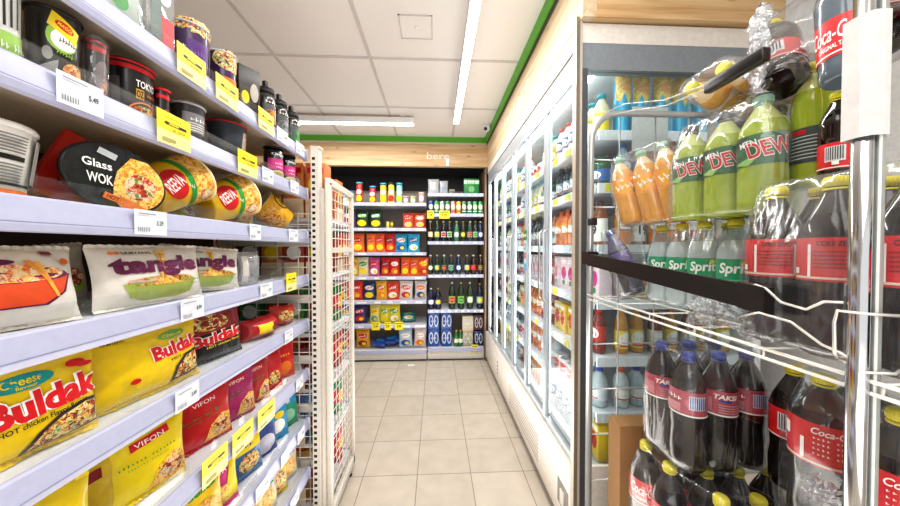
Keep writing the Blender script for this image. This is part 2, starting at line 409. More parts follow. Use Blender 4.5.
def can(name, r, h, body, lidm, dec=(), n=20, cap=None):
    root = empty(name); b = MB()
    b.lathe([(r * .8, 0), (r * .98, h * .03), (r, h * .06), (r, h * .92), (r * .88, h * .97)], n, body, capt=False)
    if dec: b.decals(cyl_map([(r, 0), (r, h)]), dec, off=.0006, L=.12)
    b.build('can_body', root)
    l = MB(); l.lathe([(r * .9, 0), (r * .93, h * .01), (r * .9, h * .03), (r * .86, h * .025)] if not cap else [(r * 1.03, 0), (r * 1.05, .003), (r * 1.05, cap), (r * .98, cap + .002)], n, lidm)
    o = l.build('can_top' if not cap else 'plastic_lid', root); o.location.z = h * .965 if not cap else h
    return root
# ================================================================ SETTING
CEIL = 2.765; BACKY = 4.35
def struct(mb, name): return tag(mb.build(name), kind='structure')
WHITE = P('e9e9ea', .35); CREAM = P('ded8d0', .45); LILAC = P('b8bbd5', .32, coat=.2, vary=.03); SHELFW = P('e2e3e8', .6, vary=.03)
GREY = P('848a90', .4); DARK = P('25262a', .5); BEIGEM = P('ddd7cc', .4, vary=.03); CHROME = P('d5d7da', .12, metal=1, vary=.02)
STEEL = P('a9adb0', .28, metal=.85); BLACKP = P('2a2624', .35); GREEN = P('5fae35', .5, vary=.03)
b = MB(); b.box((-3.2, -2.6, -.05), (1.75, BACKY, 0), TILES()); struct(b, 'floor')
CE = P('ece6e1', .8, vary=.02, scale=400, bump=.05); TB = P('cfc8c3', .7)
b = MB(); b.box((-3.2, -2.6, CEIL), (1.75, BACKY, CEIL + .05), CE)
for i in range(-5, 5):
    x = -.466 + .667 * i
    if x < 1.7 and x > -3.2: b.box((x - .012, -2.6, CEIL - .006), (x + .012, BACKY, CEIL), TB)
for j in range(-6, 4):
    y = 2.93 + .75 * j
    if y < BACKY: b.box((-3.2, y - .012, CEIL - .005), (1.75, y + .012, CEIL), TB)
struct(b, 'ceiling')
b = MB(); b.box((-3.2, BACKY, 0), (1.75, BACKY + .06, CEIL), P('3a3a3e', .7)); struct(b, 'wall_back')
b = MB(); b.box((-3.26, -2.6, 0), (-3.2, BACKY, CEIL), P('d8d4ce', .7)); struct(b, 'wall_left')
b = MB(); b.box((1.75, -2.6, 0), (1.81, BACKY, CEIL), P('d8d6d4', .7)); struct(b, 'wall_right')
# oak fascias, green coves
FZ = 2.405
b = MB(); b.box((-3.2, 3.68, FZ), (.63, 3.74, 2.665), WOOD('x')); struct(b, 'trim_1')
b = MB(); b.box((-3.2, 3.66, 2.665), (.62, 3.74, 2.69), P('c9b9a2', .5)); b.box((-3.2, 3.67, 2.685), (.62, 3.74, 2.765), GREEN); struct(b, 'trim_2')
b = MB(); b.box((.63, 1.275, FZ), (.69, 3.74, 2.69), WOOD('y', 'dcc7aa', 'c2a680')); b.box((.69, 1.275, FZ), (1.545, 1.33, 2.765), WOOD('x', 'd8b88c', 'bd9565')); struct(b, 'trim_3')
b = MB(); b.box((.60, 1.2, 2.69), (.64, 3.7, 2.765), GREEN); b.box((.615, 1.2, 2.68), (.63, 3.7, 2.69), P('4a4a44', .6)); struct(b, 'trim_4')
b = MB(); b.box((1.547, 1.275, 2.28), (1.75, 1.33, 2.765), P('d9d6d4', .6)); struct(b, 'trim_5')
# ceiling hatch
h = empty('ceiling_hatch', (-.12, 1.87, CEIL)); b = MB()
for a in ((-.1, -.1, .1, -.093), (-.1, .093, .1, .1), (-.1, -.1, -.093, .1), (.093, -.1, .1, .1)): b.box((a[0], a[1], -.006), (a[2], a[3], 0), TB)
b.box((-.093, -.093, -.0035), (.093, .093, 0), CE); b.build('hatch_frame', h)
b = MB(); b.lathe([(.006, -.012), (.012, -.006), (.012, -.003)], 12, P('e8e4e0', .4)); b.build('latch', h)
tag(h, 'square access hatch set flush in the grey ceiling', 'hatch')
# lights
def linear_light(name, loc, length, along, label):
    e = empty(name, loc, (0, 0, R(90) if along == 'y' else 0)); b = MB()
    b.box((-length / 2, -.032, -.03), (length / 2, .032, .03), WHITE, ch=.003); b.build('lamp_housing', e)
    b = MB(); b.box((-length / 2 + .01, -.026, -.036), (length / 2 - .01, .026, -.0305), EMIT('ffffff', 9)); b.build('diffuser', e)
    for sx in (-.42, .42): b = MB(); b.tube([(sx * length, 0, .03), (sx * length, 0, CEIL - loc[2])], .0018, STEEL, n=5); b.box((sx * length - .02, -.02, CEIL - loc[2] - .012), (sx * length + .02, .02, CEIL - loc[2]), WHITE); b.build('hanging_cord', e)
    return tag(e, label, 'ceiling light', 'linear ceiling lights')
linear_light('linear_ceiling_light', (.21, 1.72, 2.735), 2.85, 'y', 'long white linear light running down the aisle ceiling towards the back')
linear_light('linear_ceiling_light', (-.95, 3.12, 2.71), 1.45, 'x', 'white linear light hanging crosswise near the back wall')
# camera dome
e = empty('security_camera', (.56, 3.3, CEIL)); b = MB(); b.lathe([(.035, -.012), (.05, -.008), (.05, 0)], 20, WHITE); b.build('ceiling_mount', e)
b = MB(); b.lathe([(.012, -.075), (.034, -.062), (.042, -.04), (.042, -.012)], 20, WHITE); b.build('camera_housing', e)
b = MB(); b.lathe([(.003, 0), (.014, .004), (.018, .012)], 16, P('111114', .1)); q = b.build('lens', e); q.location = (-.02, -.036, -.058); q.rotation_euler = (R(-50), R(10), 0)
b = MB(); b.lathe([(.009, 0), (.012, .002), (.019, .004)], 16, P('333338', .2)); q = b.build('lens_ring', e); q.location = (-.02, -.038, -.061); q.rotation_euler = (R(-50), R(10), 0)
tag(e, 'small white security camera in the back right ceiling corner', 'camera')
# fascia lettering
def letters(text, w, h, F, name, label, loc=None):
    b = MB(); b.decals(F, [('t', text, .5, .5, 1, 1, P('e9dccb', .5), 0, 0, 0)], off=.004, L=9)
    vs, ts = text2d(text, 0, .01)
    o = b.build(name); return tag(o, label, 'lettering')
letters('bere', 0, 0, lambda u, v, o: Vector((-.11 + .27 * u, 3.68 - o, 2.49 + v * .085)), 'wall_lettering', 'white word bere on the oak fascia above the beer shelves')
letters('lactate', 0, 0, lambda u, v, o: Vector((.63 - o, 2.75 - u * .75, 2.50 + v * .1)), 'wall_lettering', 'white word lactate on the oak fascia over the fridge doors')
b = MB(); b.box((.125, 3.655, 2.41), (.155, 3.66, 2.49), P('ffffff', .4, emit=.6)); tag(b.build('hanging_tag'), 'small white tag hanging from the back oak fascia', 'tag')  # tag is no lamp; a faint glow is added to its white

# ================================================================ BACK SHELVES
def rail_box(b, x0, x1, y, z, h=.04): b.box((x0, y - .016, z - h * .75), (x1, y, z + h * .25), LILAC)
LEFT_Z = [1.962, 1.652, 1.352, 1.052, .752, .452]; RIGHT_Z = [2.084, 1.833, 1.487, 1.074, .636]
def bay(x0, x1, zs, basez, name, label):
    e = empty(name, (0, 0, 0)); 
    b = MB(); b.box((x0, 4.2, .02), (x1, 4.23, 2.2), P('938981', .6)); b.build('back_panel', e)
    b = MB(); b.box((x0, 3.74, .02), (x1, 4.2, basez), SHELFW); b.box((x0, 3.722, .045), (x1, 3.74, basez - .035), P('e4dfd6', .4)); b.box((x0 + .01, 3.75, 0), (x1 - .01, 4.19, .02), DARK); o = b.build('base_plinth', e)
    r = MB(); r.box((x0 + .002, 3.704, basez - .035), (x1 - .002, 3.722, basez + .006), LILAC); r.build('price_rail', o)
    for z in zs:
        b = MB(); b.box((x0 + .004, 3.74, z - .02), (x1 - .004, 4.2, z), SHELFW); s = b.build('shelf', e)
        r = MB(); r.box((x0 + .004, 3.722, z - .034), (x1 - .004, 3.739, z + .006), LILAC)
        r.decals(lambda u, v, o: Vector((x0 + u * (x1 - x0), 3.722 - o, z - .03 + v * .032)), [('r', k / 9 + .02 + .03 * rnd(), .1, k / 9 + .07 + .03 * rnd(), .9, WHITE) for k in range(9) if rnd() < .85], L=9)
        r.build('price_rail', s)
    for x in (x0, x1):
        b = MB(); b.box((x - .004 if x == x0 else x - .012, 4.14, .02), (x + .012 if x == x0 else x + .004, 4.2, 2.24), P('4a4744', .5)); b.build('upright', e)
    return tag(e, label, 'shelving')
bay(-1.72, -.118, LEFT_Z, .135, 'snack_shelf_unit', 'tall white shelf unit of snacks against the back wall, left bay')
bay(-.106, .599, RIGHT_Z, .158, 'beer_shelf_unit', 'tall shelf unit of beer against the back wall, right bay')
b = MB(); b.box((.606, 3.70, 0), (.626, 4.2, 2.405), P('8b735e', .5)); tag(b.build('end_board'), 'narrow brown end board between the beer shelves and the fridge', 'board')
b = MB(); b.box((-1.85, 4.235, 2.2), (.6, 4.3, 2.42), P('1c1d22', .5)); tag(b.build('valance_board'), 'dark valance board above the back shelves', 'board')

# ================================================================ FRIDGE WITH GLASS DOORS
FR = empty('glass_door_fridge', (0, 0, 0)); tag(FR, 'long white wall fridge with a row of glass doors along the right of the aisle', 'fridge')
X0 = .61; Y0 = 1.33; Y1 = 3.66; XB = 1.48
b = MB(); b.box((X0, Y0, .07), (.66, Y1, .39), P('e9e2d8', .35), ch=.006)
for k in range(7):
    z = .13 + k * .024; b.box((X0 - .0012, 1.75, z), (X0 + .002, 2.45, z + .006), P('9b958d', .5))
for k in range(4): b.box((X0 - .0015, 2.93, .16 + k * .035), (X0, 2.95, .175 + k * .035), DARK)
b.box((X0 - .002, 1.34, .15), (X0 + .002, 1.46, .27), P('8c887f', .5)); b.box((X0 - .008, 1.38, .17), (X0 - .002, 1.42, .24), P('d8d4cc', .4))
base = b.build('base_panel', FR)
b = MB(); b.box((.645, Y0 + .01, 0), (XB, Y1, .07), P('4c4c4e', .6)); b.build('kick_recess', FR)
b = MB(); b.box((.66, Y0, .07), (XB, Y1, .36), WHITE); b.box((.66, Y0, .36), (.70, Y1, .385), P('8f9294', .4)); b.build('base_cabinet', FR)
b = MB(); b.box((XB, Y0, .07), (XB + .04, Y1, 2.4), P('f0f1f3', .4)); b.build('back_panel', FR)
b = MB(); b.box((.632, Y0, 2.315), (XB + .04, Y1, 2.40), CREAM); b.build('header_band', FR)
b = MB(); b.box((.64, Y0 + .03, 2.215), (.66, Y1, 2.312), P('9ea3a8', .4)); b.box((.66, Y0 + .03, 2.24), (XB, Y1, 2.3), WHITE); b.build('door_header', FR)
b = MB(); b.box((.64, Y0 - .02, 2.20), (XB + .06, Y0 + .028, 2.315), GREY); b.box((.64, Y0 - .022, 2.315), (XB + .04, Y0 + .02, 2.40), CREAM); b.build('end_header', FR)
b = MB(); b.box((.614, Y0 - .03, .0), (.642, Y0 + .0, 2.42), P('c9c0b2', .3, metal=.25)); b.box((.6145, Y0 - .032, 0), (.63, Y0 - .03, 2.42), P('8f867a', .3, metal=.5)); b.box((.644, Y0 - .028, 0), (.668, Y0 - .002, 2.2), P('5f646a', .3, metal=.4)); b.build('corner_post', FR)
b = MB(); b.box((.67, Y0 - .004, .42), (XB, Y0 + .002, 2.2), CLEAR('f6fbfc', .02, .03, .01, fk=.1)); pe = b.build('end_glass', FR)
b = MB(); b.box((.645, Y0 - .02, .0), (XB + .04, Y0 - .005, .42), P('e3ddd4', .4)); b.build('end_base_panel', FR)
GLASS = CLEAR('f2f8fa', .04, .02, .015, fk=.16)
ALU = P('c3c9d0', .3, metal=.35, vary=.02)
LED = EMIT('fffcf6', 7)
DY = (Y1 - Y0 - .03) / 6
for k in range(6):
    y0 = Y0 + .02 + k * DY; y1 = y0 + DY
    b = MB()
    b.box((.638, y0 + .002, .392), (.662, y0 + .02, 2.215), ALU); b.box((.638, y1 - .02, .392), (.662, y1 - .002, 2.215), ALU)
    b.box((.640, y0 + .02, .392), (.660, y1 - .02, .43), ALU); b.box((.640, y0 + .02, 2.185), (.660, y1 - .02, 2.215), ALU)
    d = b.build('fridge_door', FR)
    b = MB(); b.box((.648, y0 + .018, .428), (.653, y1 - .018, 2.187), GLASS); b.build('door_glass', d)
    b = MB(); yy = y1 - .035 if k % 2 == 0 else y0 + .035
    b.tube([(.640, yy, 1.1), (.618, yy, 1.12), (.618, yy, 1.5), (.640, yy, 1.52)], .006, CHROME if k % 2 else ALU, n=6); b.build('door_handle', d)
for k in range(7):
    y = Y0 + .02 + k * DY
    b = MB(); b.box((.664, y - .009, .44), (.672, y + .009, 2.18), LED); b.build('light_strip', FR)
b = MB(); b.box((.70, Y0 + .05, 2.222), (.75, Y1 - .05, 2.238), LED); b.build('light_strip', FR)
b = MB(); b.box((.70, Y0 + .03, 2.238), (.76, Y1 - .03, 2.2385), WHITE)
COOL_Z = [1.94, 1.70, 1.42, 1.165, .90, .64]
for z in COOL_Z:
    b = MB(); b.box((.735, Y0 + .02, z - .018), (XB, Y1 - .02, z), SHELFW); s = b.build('shelf', FR)
    b = MB(); b.box((.718, Y0 + .02, z - .038), (.734, Y1 - .02, z + .006), P('f2f2f4', .3))
    for j in range(14):
        y = Y0 + .08 + j * .165; c = P('f2dc3a', .4) if rnd() < (.85 if z > 1.6 else .3) else WHITE
        b.box((.716, y, z - .034), (.718, y + .07, z + .003), c)
    b.box((.74, Y0 + .006, z - .038), (XB, Y0 + .0185, z + .006), P('f2f2f4', .3))
    for x in (.77, .87): b.box((x, Y0 + .004, z - .034), (x + .06, Y0 + .006, z + .003), P('f2dc3a', .4) if 1.6 < z < 1.8 else WHITE)
    b.build('price_rail', s)
b = MB(); e = empty('door_sticker', (.638, 2.12, 0)); yc = 2.12
b.box((-.0015, -.035, 1.465), (-.0005, .035, 1.535), P('2f8a3c', .4)); b.box((-.0018, -.03, 1.49), (-.0014, .03, 1.51), P('e8d5c8', .4))
b.box((-.0012, -.03, 1.30), (-.0006, .03, 1.465), P('cfe0ea', .4)); b.box((-.0012, -.03, 1.25), (-.0004, .03, 1.30), P('59b6dd', .4))
q = MB(); b.lathe([(.0, 0), (.02, 0.0005)], 16, P('c8323c', .4)) if 0 else None
b.decals(lambda u, v, o: Vector((-.001 - o, .03 - .06 * u, 1.3 + .16 * v)), [('e', .5, .35, .36, .16, P('c8323c', .4)), ('e', .5, .75, .36, .16, P('2e9d86', .4)), ('t', 'TRAGE', .5, .35, .5, .08, WHITE), ('e', .5, .75, .2, .09, WHITE)], L=9)
b.build('sticker_print', e); tag(e, 'green, red and blue sticker strip on a fridge door frame', 'sticker')

# ================================================================ LEFT SHELVING
LX = -.62; LB = -1.07; LY0 = .16; LY1 = 1.475
LEFT_S = [(1.825, 1.878), (1.643, 1.697), (1.434, 1.49), (1.228, 1.283), (1.015, 1.07), (.775, .83), (.535, .59), (.29, .345)]
GU = empty('wall_shelf_unit', (0, 0, 0)); tag(GU, 'long lilac-white shelf unit of instant noodles along the left of the aisle', 'shelving')
b = MB()
for s in range(4): pass
b.box((LB - .03, LY0, .02), (LB, LY1 + .02, 2.25), P('4e382e', .7)) ; b.build('back_panel', GU)
ACR = CLEAR('fdfefe', .012, .05, .008, fk=.14)
SURF = []
for zi, (zb, zt) in enumerate(LEFT_S):
    zs = zt - .008; SURF.append(zs)
    b = MB(); b.box((LB, LY0, zs - .022), (LX + .004 - .012, LY1, zs), P('cdbfa9', .45) if zi < 3 else SHELFW); s = b.build('shelf', GU)
    b = MB()
    pr = [(LX - .008, zb), (LX + .004, zb + .002), (LX + .008, zb + .012), (LX + .0015, zt - .004), (LX - .002, zt), (LX - .008, zt)]
    vs = [(x, y, z) for y in (LY0, LY1 - .006) for x, z in pr]; n = len(pr)
    fs = [(i, (i + 1) % n, n + (i + 1) % n, n + i) for i in range(n)] + [tuple(range(n)), tuple(range(2 * n - 1, n - 1, -1))]
    b.add(vs, [f[::-1] for f in fs], LILAC)
    # darker lower groove and end caps
    b.box((LX + .0045, LY0, zb + .0145), (LX + .0078, LY1 - .006, zb + .016), P('8a8fae', .4)); b.box((LX - .012, LY1 - .006, zb - .001), (LX + .010, LY1, zt + .001), P('d5d8e6', .4))
    b.build('price_rail', s)
    b = MB(); b.box((LX - .012, LY0, zt), (LX - .010, LY1 - .02, zt + .034), ACR); b.build('front_guard', s)
    for y in ([.30, .52, .80, 1.08, 1.32] if zi > 1 else [.45, .75, 1.05, 1.3]):
        b = MB(); yy = y + uni(-.03, .03) if zi not in (3, 4) else {.30: .30, .52: .69 if zi == 3 else .665, .80: .86 if zi == 3 else .945, 1.08: 1.12, 1.32: 1.30}[y]
        hh = .065
        pts = [(LX - .013, zs), (LX - .013, zs + hh - .02), (LX - .03, zs + hh), (LX - .2, zs + hh), (LX - .25, zs + .02), (LX - .25, zs)]
        vs = [(x, yy + dy, z) for dy in (-.0008, .0008) for x, z in pts]; n = len(pts)
        b.add(vs, [tuple(range(n)), tuple(range(2 * n - 1, n - 1, -1))] + [(i, n + i, n + (i + 1) % n, (i + 1) % n) for i in range(n)], ACR); b.build('divider', s)
# post with slot holes at the end and wire end frame
b = MB(); pz = 1.885
b.box((-.592, 1.455, .0), (-.556, 1.50, pz), BEIGEM)
HOLE = P('1f2124', .7)
z = .06
while z < pz - .03: b.box((-.586, 1.4542, z), (-.572, 1.4556, z + .013), HOLE); z += .0285
b.box((-.556, 1.462, 0), (-.546, 1.505, 1.70), P('c2bab0', .4)); b.box((-.594, 1.453, pz), (-.55, 1.502, pz + .008), BEIGEM); b.build('slotted_post', GU)
b = MB(); WIRE = P('e3ddd2', .35, vary=.02)
z = .12
while z < 1.62: b.tube([(-1.05, 1.49, z), (-.595, 1.49, z)], .0028, WIRE, n=5); z += .052
for x in (-.62, -.67, -.77, -.87, -.97): b.tube([(x, 1.493, .1), (x, 1.493, 1.62)], .0028, WIRE, n=5)
for z in (1.46, 1.18, .88, .64, .36): b.box((-1.05, 1.497, z - .04), (-.6, 1.51, z), BEIGEM)
b.build('wire_end_grid', GU)

# end display (beyond the post) with mesh side
ED = empty('end_display_rack', (0, 0, 0)); tag(ED, 'beige wire mesh display rack at the end of the left shelves', 'display rack')
b = MB(); MX = -.535; ya, yb = 1.53, 1.93; za, zb = .075, 1.735
b.box((MX - .012, ya - .02, .03), (MX + .012, yb + .01, .085), P('e6e1d8', .4), ch=.003)
b.box((MX - .012, yb - .012, .03), (MX + .012, yb + .012, zb), BEIGEM, ch=.002); b.box((MX - .012, ya - .022, .03), (MX + .012, ya + .01, zb), BEIGEM, ch=.002)
b.box((MX - .012, ya - .02, zb - .012), (MX + .012, yb + .012, zb + .022), BEIGEM, ch=.002); b.box((MX - .010, ya, 1.385), (MX + .010, yb, 1.41), BEIGEM); b.build('mesh_frame', ED)
b = MB(); z = .11
while z < zb - .02: b.tube([(MX, ya, z), (MX, yb, z)], .0024, WIRE, n=5); z += .05
y = ya + .055
while y < yb - .02: b.tube([(MX - .004, y, .085), (MX - .004, y, zb)], .0024, WIRE, n=5); y += .05
b.build('wire_mesh', ED)
for z in (.12, .42, .70, .98, 1.27, 1.56):
    b = MB(); b.box((-1.12, 1.53, z - .018), (MX - .014, 1.93, z), SHELFW); b.box((-1.12, 1.93, z - .03), (MX - .02, 1.945, z + .01), LILAC); b.build('shelf', ED)
b = MB(); b.lathe([(.012, 0), (.016, .008), (.006, .012), (.005, .03)], 10, DARK); o = b.build('levelling_foot', ED); o.location = (MX, 1.86, 0)
b = MB(); b.box((-1.14, 1.53, .0), (-1.12, 1.93, 1.7), BEIGEM); b.build('side_panel', ED)

# ================================================================ RIGHT ROLL CAGE
RC = empty('roll_cage', (0, 0, 0)); tag(RC, 'chrome wire roll cage loaded with soft drinks on the right of the aisle', 'roll cage')
TX = .625; FY = 1.19; NX = 1.13
GAL = P('b9bcbd', .25, metal=.6, vary=.02)
# far end frame: bent tube + wires
b = MB(); pts = [(TX, FY, .12)] + [(TX, FY, 1.78)]
for k in range(1, 9):
    a = k / 8 * PI / 2; pts.append((TX + .12 * (1 - cos(a)), FY, 1.835 + .12 * sin(a) - .0))
pts += [(1.0, FY, 1.955), (NX, FY, 1.955)]
b.tube(pts, .0125, GAL, n=12); b.tube([(NX, FY, .12), (NX, FY, 1.96)], .0125, GAL, n=10); b.build('far_end_frame', RC)
b = MB()
for z in (.27, .46, .65, .835, 1.02, 1.205, 1.39, 1.575, 1.765): b.tube([(TX, FY - .004, z), (NX, FY - .004, z)], .0030, GAL, n=6)
for x in (.745, .895, 1.045): b.tube([(x, FY + .002, .14), (x, FY + .002, 1.955)], .0030, GAL, n=6)
b.build('end_mesh', RC)
# near posts
b = MB(); b.tube([(.607, .4015, .1), (.607, .4015, 2.3)], .0115, CHROME, n=24)
b.build('chrome_post', RC)
b = MB(); b.box((.6125, .387, .1), (.6215, .394, 2.3), P('a9ada9', .35, metal=.3), ch=.002); b.box((.6105, .3868, .1), (.6135, .3882, 2.3), P('e8ebe8', .3)); b.build('grey_post', RC)
b = MB(); b.tube([(NX, .41, .1), (NX, .41, 2.3)], .0125, GAL, n=10); b.build('rear_post', RC)
# shelves (wire)
for z in (1.222,):
    b = MB(); WH = P('e9e7df', .3, metal=.1)
    b.tube([(.612, .2, z), (.612, FY - .01, z)], .0032, WH, n=6); b.tube([(.612, .2, z - .017), (.612, FY - .01, z - .017)], .0032, WH, n=6)
    y = .23
    while y < FY - .02: b.tube([(.612, y, z - .017), (.612, y, z), (NX, y, z)], .0022, WH, n=5); y += .15
    for x in (.76, .93, NX): b.tube([(x, .2, z - .004), (x, FY - .01, z - .004)], .003, WH, n=5)
    b.build('wire_shelf', RC)
b = MB(); b.box((.612, .2, .472), (NX, .95, .49), STEEL, ch=.003); b.build('lower_deck', RC)
# rigid black restraining bars
b = MB()
def bar(p, q, h, t, mat, mb):
    p = Vector(p); q = Vector(q); n = Vector((t, 0, 0)); hh = Vector((0, 0, h / 2)); vs = []
    for e_ in (p, q):
        for a_, c_ in ((-1, -1), (1, -1), (1, 1), (-1, 1)): vs.append(e_ + n * a_ * .5 + hh * c_)
    mb.add(vs, [(0, 1, 5, 4), (1, 2, 6, 5), (2, 3, 7, 6), (3, 0, 4, 7), (3, 2, 1, 0), (4, 5, 6, 7)], mat)
BK = P('231f1e', .3, vary=.1)
bar((.603, FY - .03, 1.365), (.603, .515, 1.313), .046, .012, BK, b)
bar((.6, .56, 1.319), (.6, .512, 1.3135), .05, .02, BK, b)
b.box((.60, FY - .035, 1.345), (.64, FY + .02, 1.395), BK); b.build('lower_black_bar', RC)
b = MB(); b.box((.611, .540, 1.762), (.629, .665, 1.788), BK, ch=.003); b.build('upper_black_bar', RC)
HW = P('cfcdc6', .25, metal=.5)
MB().tube([(.598, .545, 1.336), (.594, .53, 1.342), (.592, .51, 1.337), (.59, .485, 1.317), (.59, .45, 1.312), (.592, .43, 1.328), (.598, .412, 1.33)], .0022, HW, n=8).build('hook_wire', RC)
MB().tube([(.598, .56, 1.275), (.592, .54, 1.284), (.590, .52, 1.292), (.59, .47, 1.287), (.59, .43, 1.262), (.594, .412, 1.256), (.6, .405, 1.25)], .0022, HW, n=8).build('hook_wire', RC)
MB().tube([(.598, .417, 1.246), (.590, .415, 1.255), (.588, .415, 1.30), (.590, .413, 1.318), (.600, .39, 1.318), (.626, .376, 1.318), (.633, .378, 1.318)], .0022, HW, n=8).build('hook_wire', RC)
MB().tube([(.598, .417, 1.246), (.600, .392, 1.235), (.626, .378, 1.238), (.633, .378, 1.243)], .0022, HW, n=8).build('hook_wire', RC)
MB().tube([(.66, FY - .02, 1.94), (.64, 1.0, 1.90), (.625, .80, 1.815), (.62, .665, 1.785)], .0016, HW, n=6).build('hook_wire', RC); MB().tube([(.70, FY - .02, 1.94), (.66, .98, 1.87), (.63, .80, 1.80), (.62, .665, 1.775)], .0016, HW, n=6).build('hook_wire', RC)
b = MB(); b.box((TX - .014, FY - .03, 1.50), (TX + .014, FY + .0, 1.53), BLACKP, ch=.004); b.build('rubber_clip', RC)
b = MB(); b.box((.592, .3925, 1.60), (.594, .4155, 1.73), P('edeae6', .5)) if 0 else None
vs = []
for z in (1.565, 1.735):
    for x, y in ((.6195, .4145), (.5925, .4155), (.5915, .396), (.597, .386), (.6105, .3835), (.6185, .3835)): vs.append((x, y, z))
b.add(vs, [(i, i + 1, 7 + i, 6 + i) for i in range(5)], P('d2d0ce', .6)); b.build('paper_sign', RC)

# ================================================================ LIGHT
w = bpy.data.worlds.new('world'); SC.world = w; w.use_nodes = True
bg = w.node_tree.nodes['Background']; bg.inputs[0].default_value = (1, .985, .965, 1); bg.inputs[1].default_value = .92
def area(loc, rot, sx, sy, e, col=(1, .98, .95)):
    l = bpy.data.lights.new('area', 'AREA'); l.shape = 'RECTANGLE'; l.size = sx; l.size_y = sy; l.energy = e; l.color = col
    o = bpy.data.objects.new('lamp_and_fill_light', l); COL.objects.link(o); o.location = loc; o.rotation_euler = rot; return o
area((.21, 1.7, 2.68), (0, 0, 0), .06, 2.8, 26); area((-.95, 3.12, 2.66), (0, 0, 0), 1.4, .06, 20)
area((0, 1.7, .06), (R(180), 0, 0), .7, 3.2, 20, (1, .96, .92)); area((-.1, -.9, .8), (R(160), 0, 0), 1.6, 1.4, 17, (1, .97, .94))  # added uplights, not real lamps: imitate floor bounce and brighten the ceiling
area((-.1, -.6, 2.55), (R(18), 0, 0), 1.4, 1.4, 20)
SC.view_settings.view_transform = 'Standard'; SC.view_settings.look = 'Medium High Contrast'; SC.view_settings.exposure = 0; SC.view_settings.gamma = 1
SC.cycles.use_denoising = True; SC.cycles.max_bounces = 8; SC.cycles.transparent_max_bounces = 24; SC.cycles.diffuse_bounces = 3; SC.cycles.glossy_bounces = 3
SC.cycles.sample_clamp_indirect = 4
# ================================================================ LEFT SHELF GOODS
FX = -.665
def span(pl, pr, X=FX):
    a = at_x(pl, 248, X).y; b_ = at_x(pr, 248, X).y; return (a + b_) / 2, abs(b_ - a)
YEL = P('f3cf12', .33, coat=.35, bump=.25, scale=45); RED = P('c8161f', .33, coat=.35, bump=.25, scale=45); BLK = P('17151a', .33, coat=.4, bump=.25, scale=45)
WHT = P('efe9df', .38, coat=.3, bump=.3, scale=45); MAG = P('b3246e', .33, coat=.35, bump=.25, scale=45); BLU = P('1c5cb0', .33, coat=.35, bump=.25, scale=45)
CYAN = P('2aa3d8', .33, coat=.35, bump=.25, scale=45); TEAL = P('18936f', .33, coat=.35, bump=.25, scale=45); ORA = P('ef7d1a', .35, coat=.3, bump=.2, scale=45)
DRED = P('8e1420', .35, coat=.3, bump=.2, scale=45)
iW = P('fbf8f2', .45); iR = P('d31a24', .4); iK = P('1b1717', .45); iG = P('2f9a3d', .4); iY = P('f6d81c', .4); iM = P('6a1f4c', .4); iO = P('ee7a22', .4); iT = P('1f9c97', .4)
iP = P('5a2c80', .4); iGr = P('9a9a98', .5); iL = P('9ac84a', .4); iMg = P('d63a8c', .4); iB = P('274b9e', .4); iDR = P('8b1a24', .4); iN = P('2a2438', .45)
NOOD = FOOD(['6b2a10', 'd5731c', 'f0b045', 'f7d684', 'b7361a'], 130); NOODY = FOOD(['c47a1c', 'f0bc3c', 'f9df8a', 'd8641e'], 160)
MEAT = FOOD(['7a1e12', 'c9472b', 'e9c29a', 'f3dfc0', '6c8a2c'], 110); RAMEN = FOOD(['4a1c14', 'c23a22', 'efc84a', 'f6e6b0', '4d8a34'], 150)
FILM = CLEAR('fbfdff', .10, .08, .05, bump=.6, scale=30)
def PRINT(n): # small text lines
    return [('r', .1, .12 + k * .055, .1 + uni(.5, .8), .135 + k * .055, iK) for k in range(n)]
def swirl(cx, cy, r, w, a0, a1, mat, sy=1):
    n = 16; o = []; 
    for k in range(n + 1): a = a0 + (a1 - a0) * k / n; o.append((cx + r * cos(a), cy + sy * r * sin(a)))
    for k in range(n, -1, -1): a = a0 + (a1 - a0) * k / n; o.append((cx + (r - w) * cos(a), cy + sy * (r - w) * sin(a)))
    return ('p', o, mat)
def onshelf(i): return SURF[i] + .0008
def put(root, X, Y, z, rotz=90, tx=0, ty=0, label='', cat='', group=None, lift=0):
    root.location = (X, Y, z + lift); root.rotation_euler = (R(tx), R(ty), R(rotz)); return tag(root, label, cat, group)

def fit(pl, pr, front=-.645, k=1.0):
    a0 = math.atan((pl - 450) / 300) ; a1 = math.atan((pr - 450) / 300); th = -(a0 + a1) / 2 - YAW; al = abs(a1 - a0) / 2
    X = front
    for _ in range(6): r = abs(X) / sin(th) * sin(al); X = front - r
    return X, abs(X) / math.tan(th), r * k
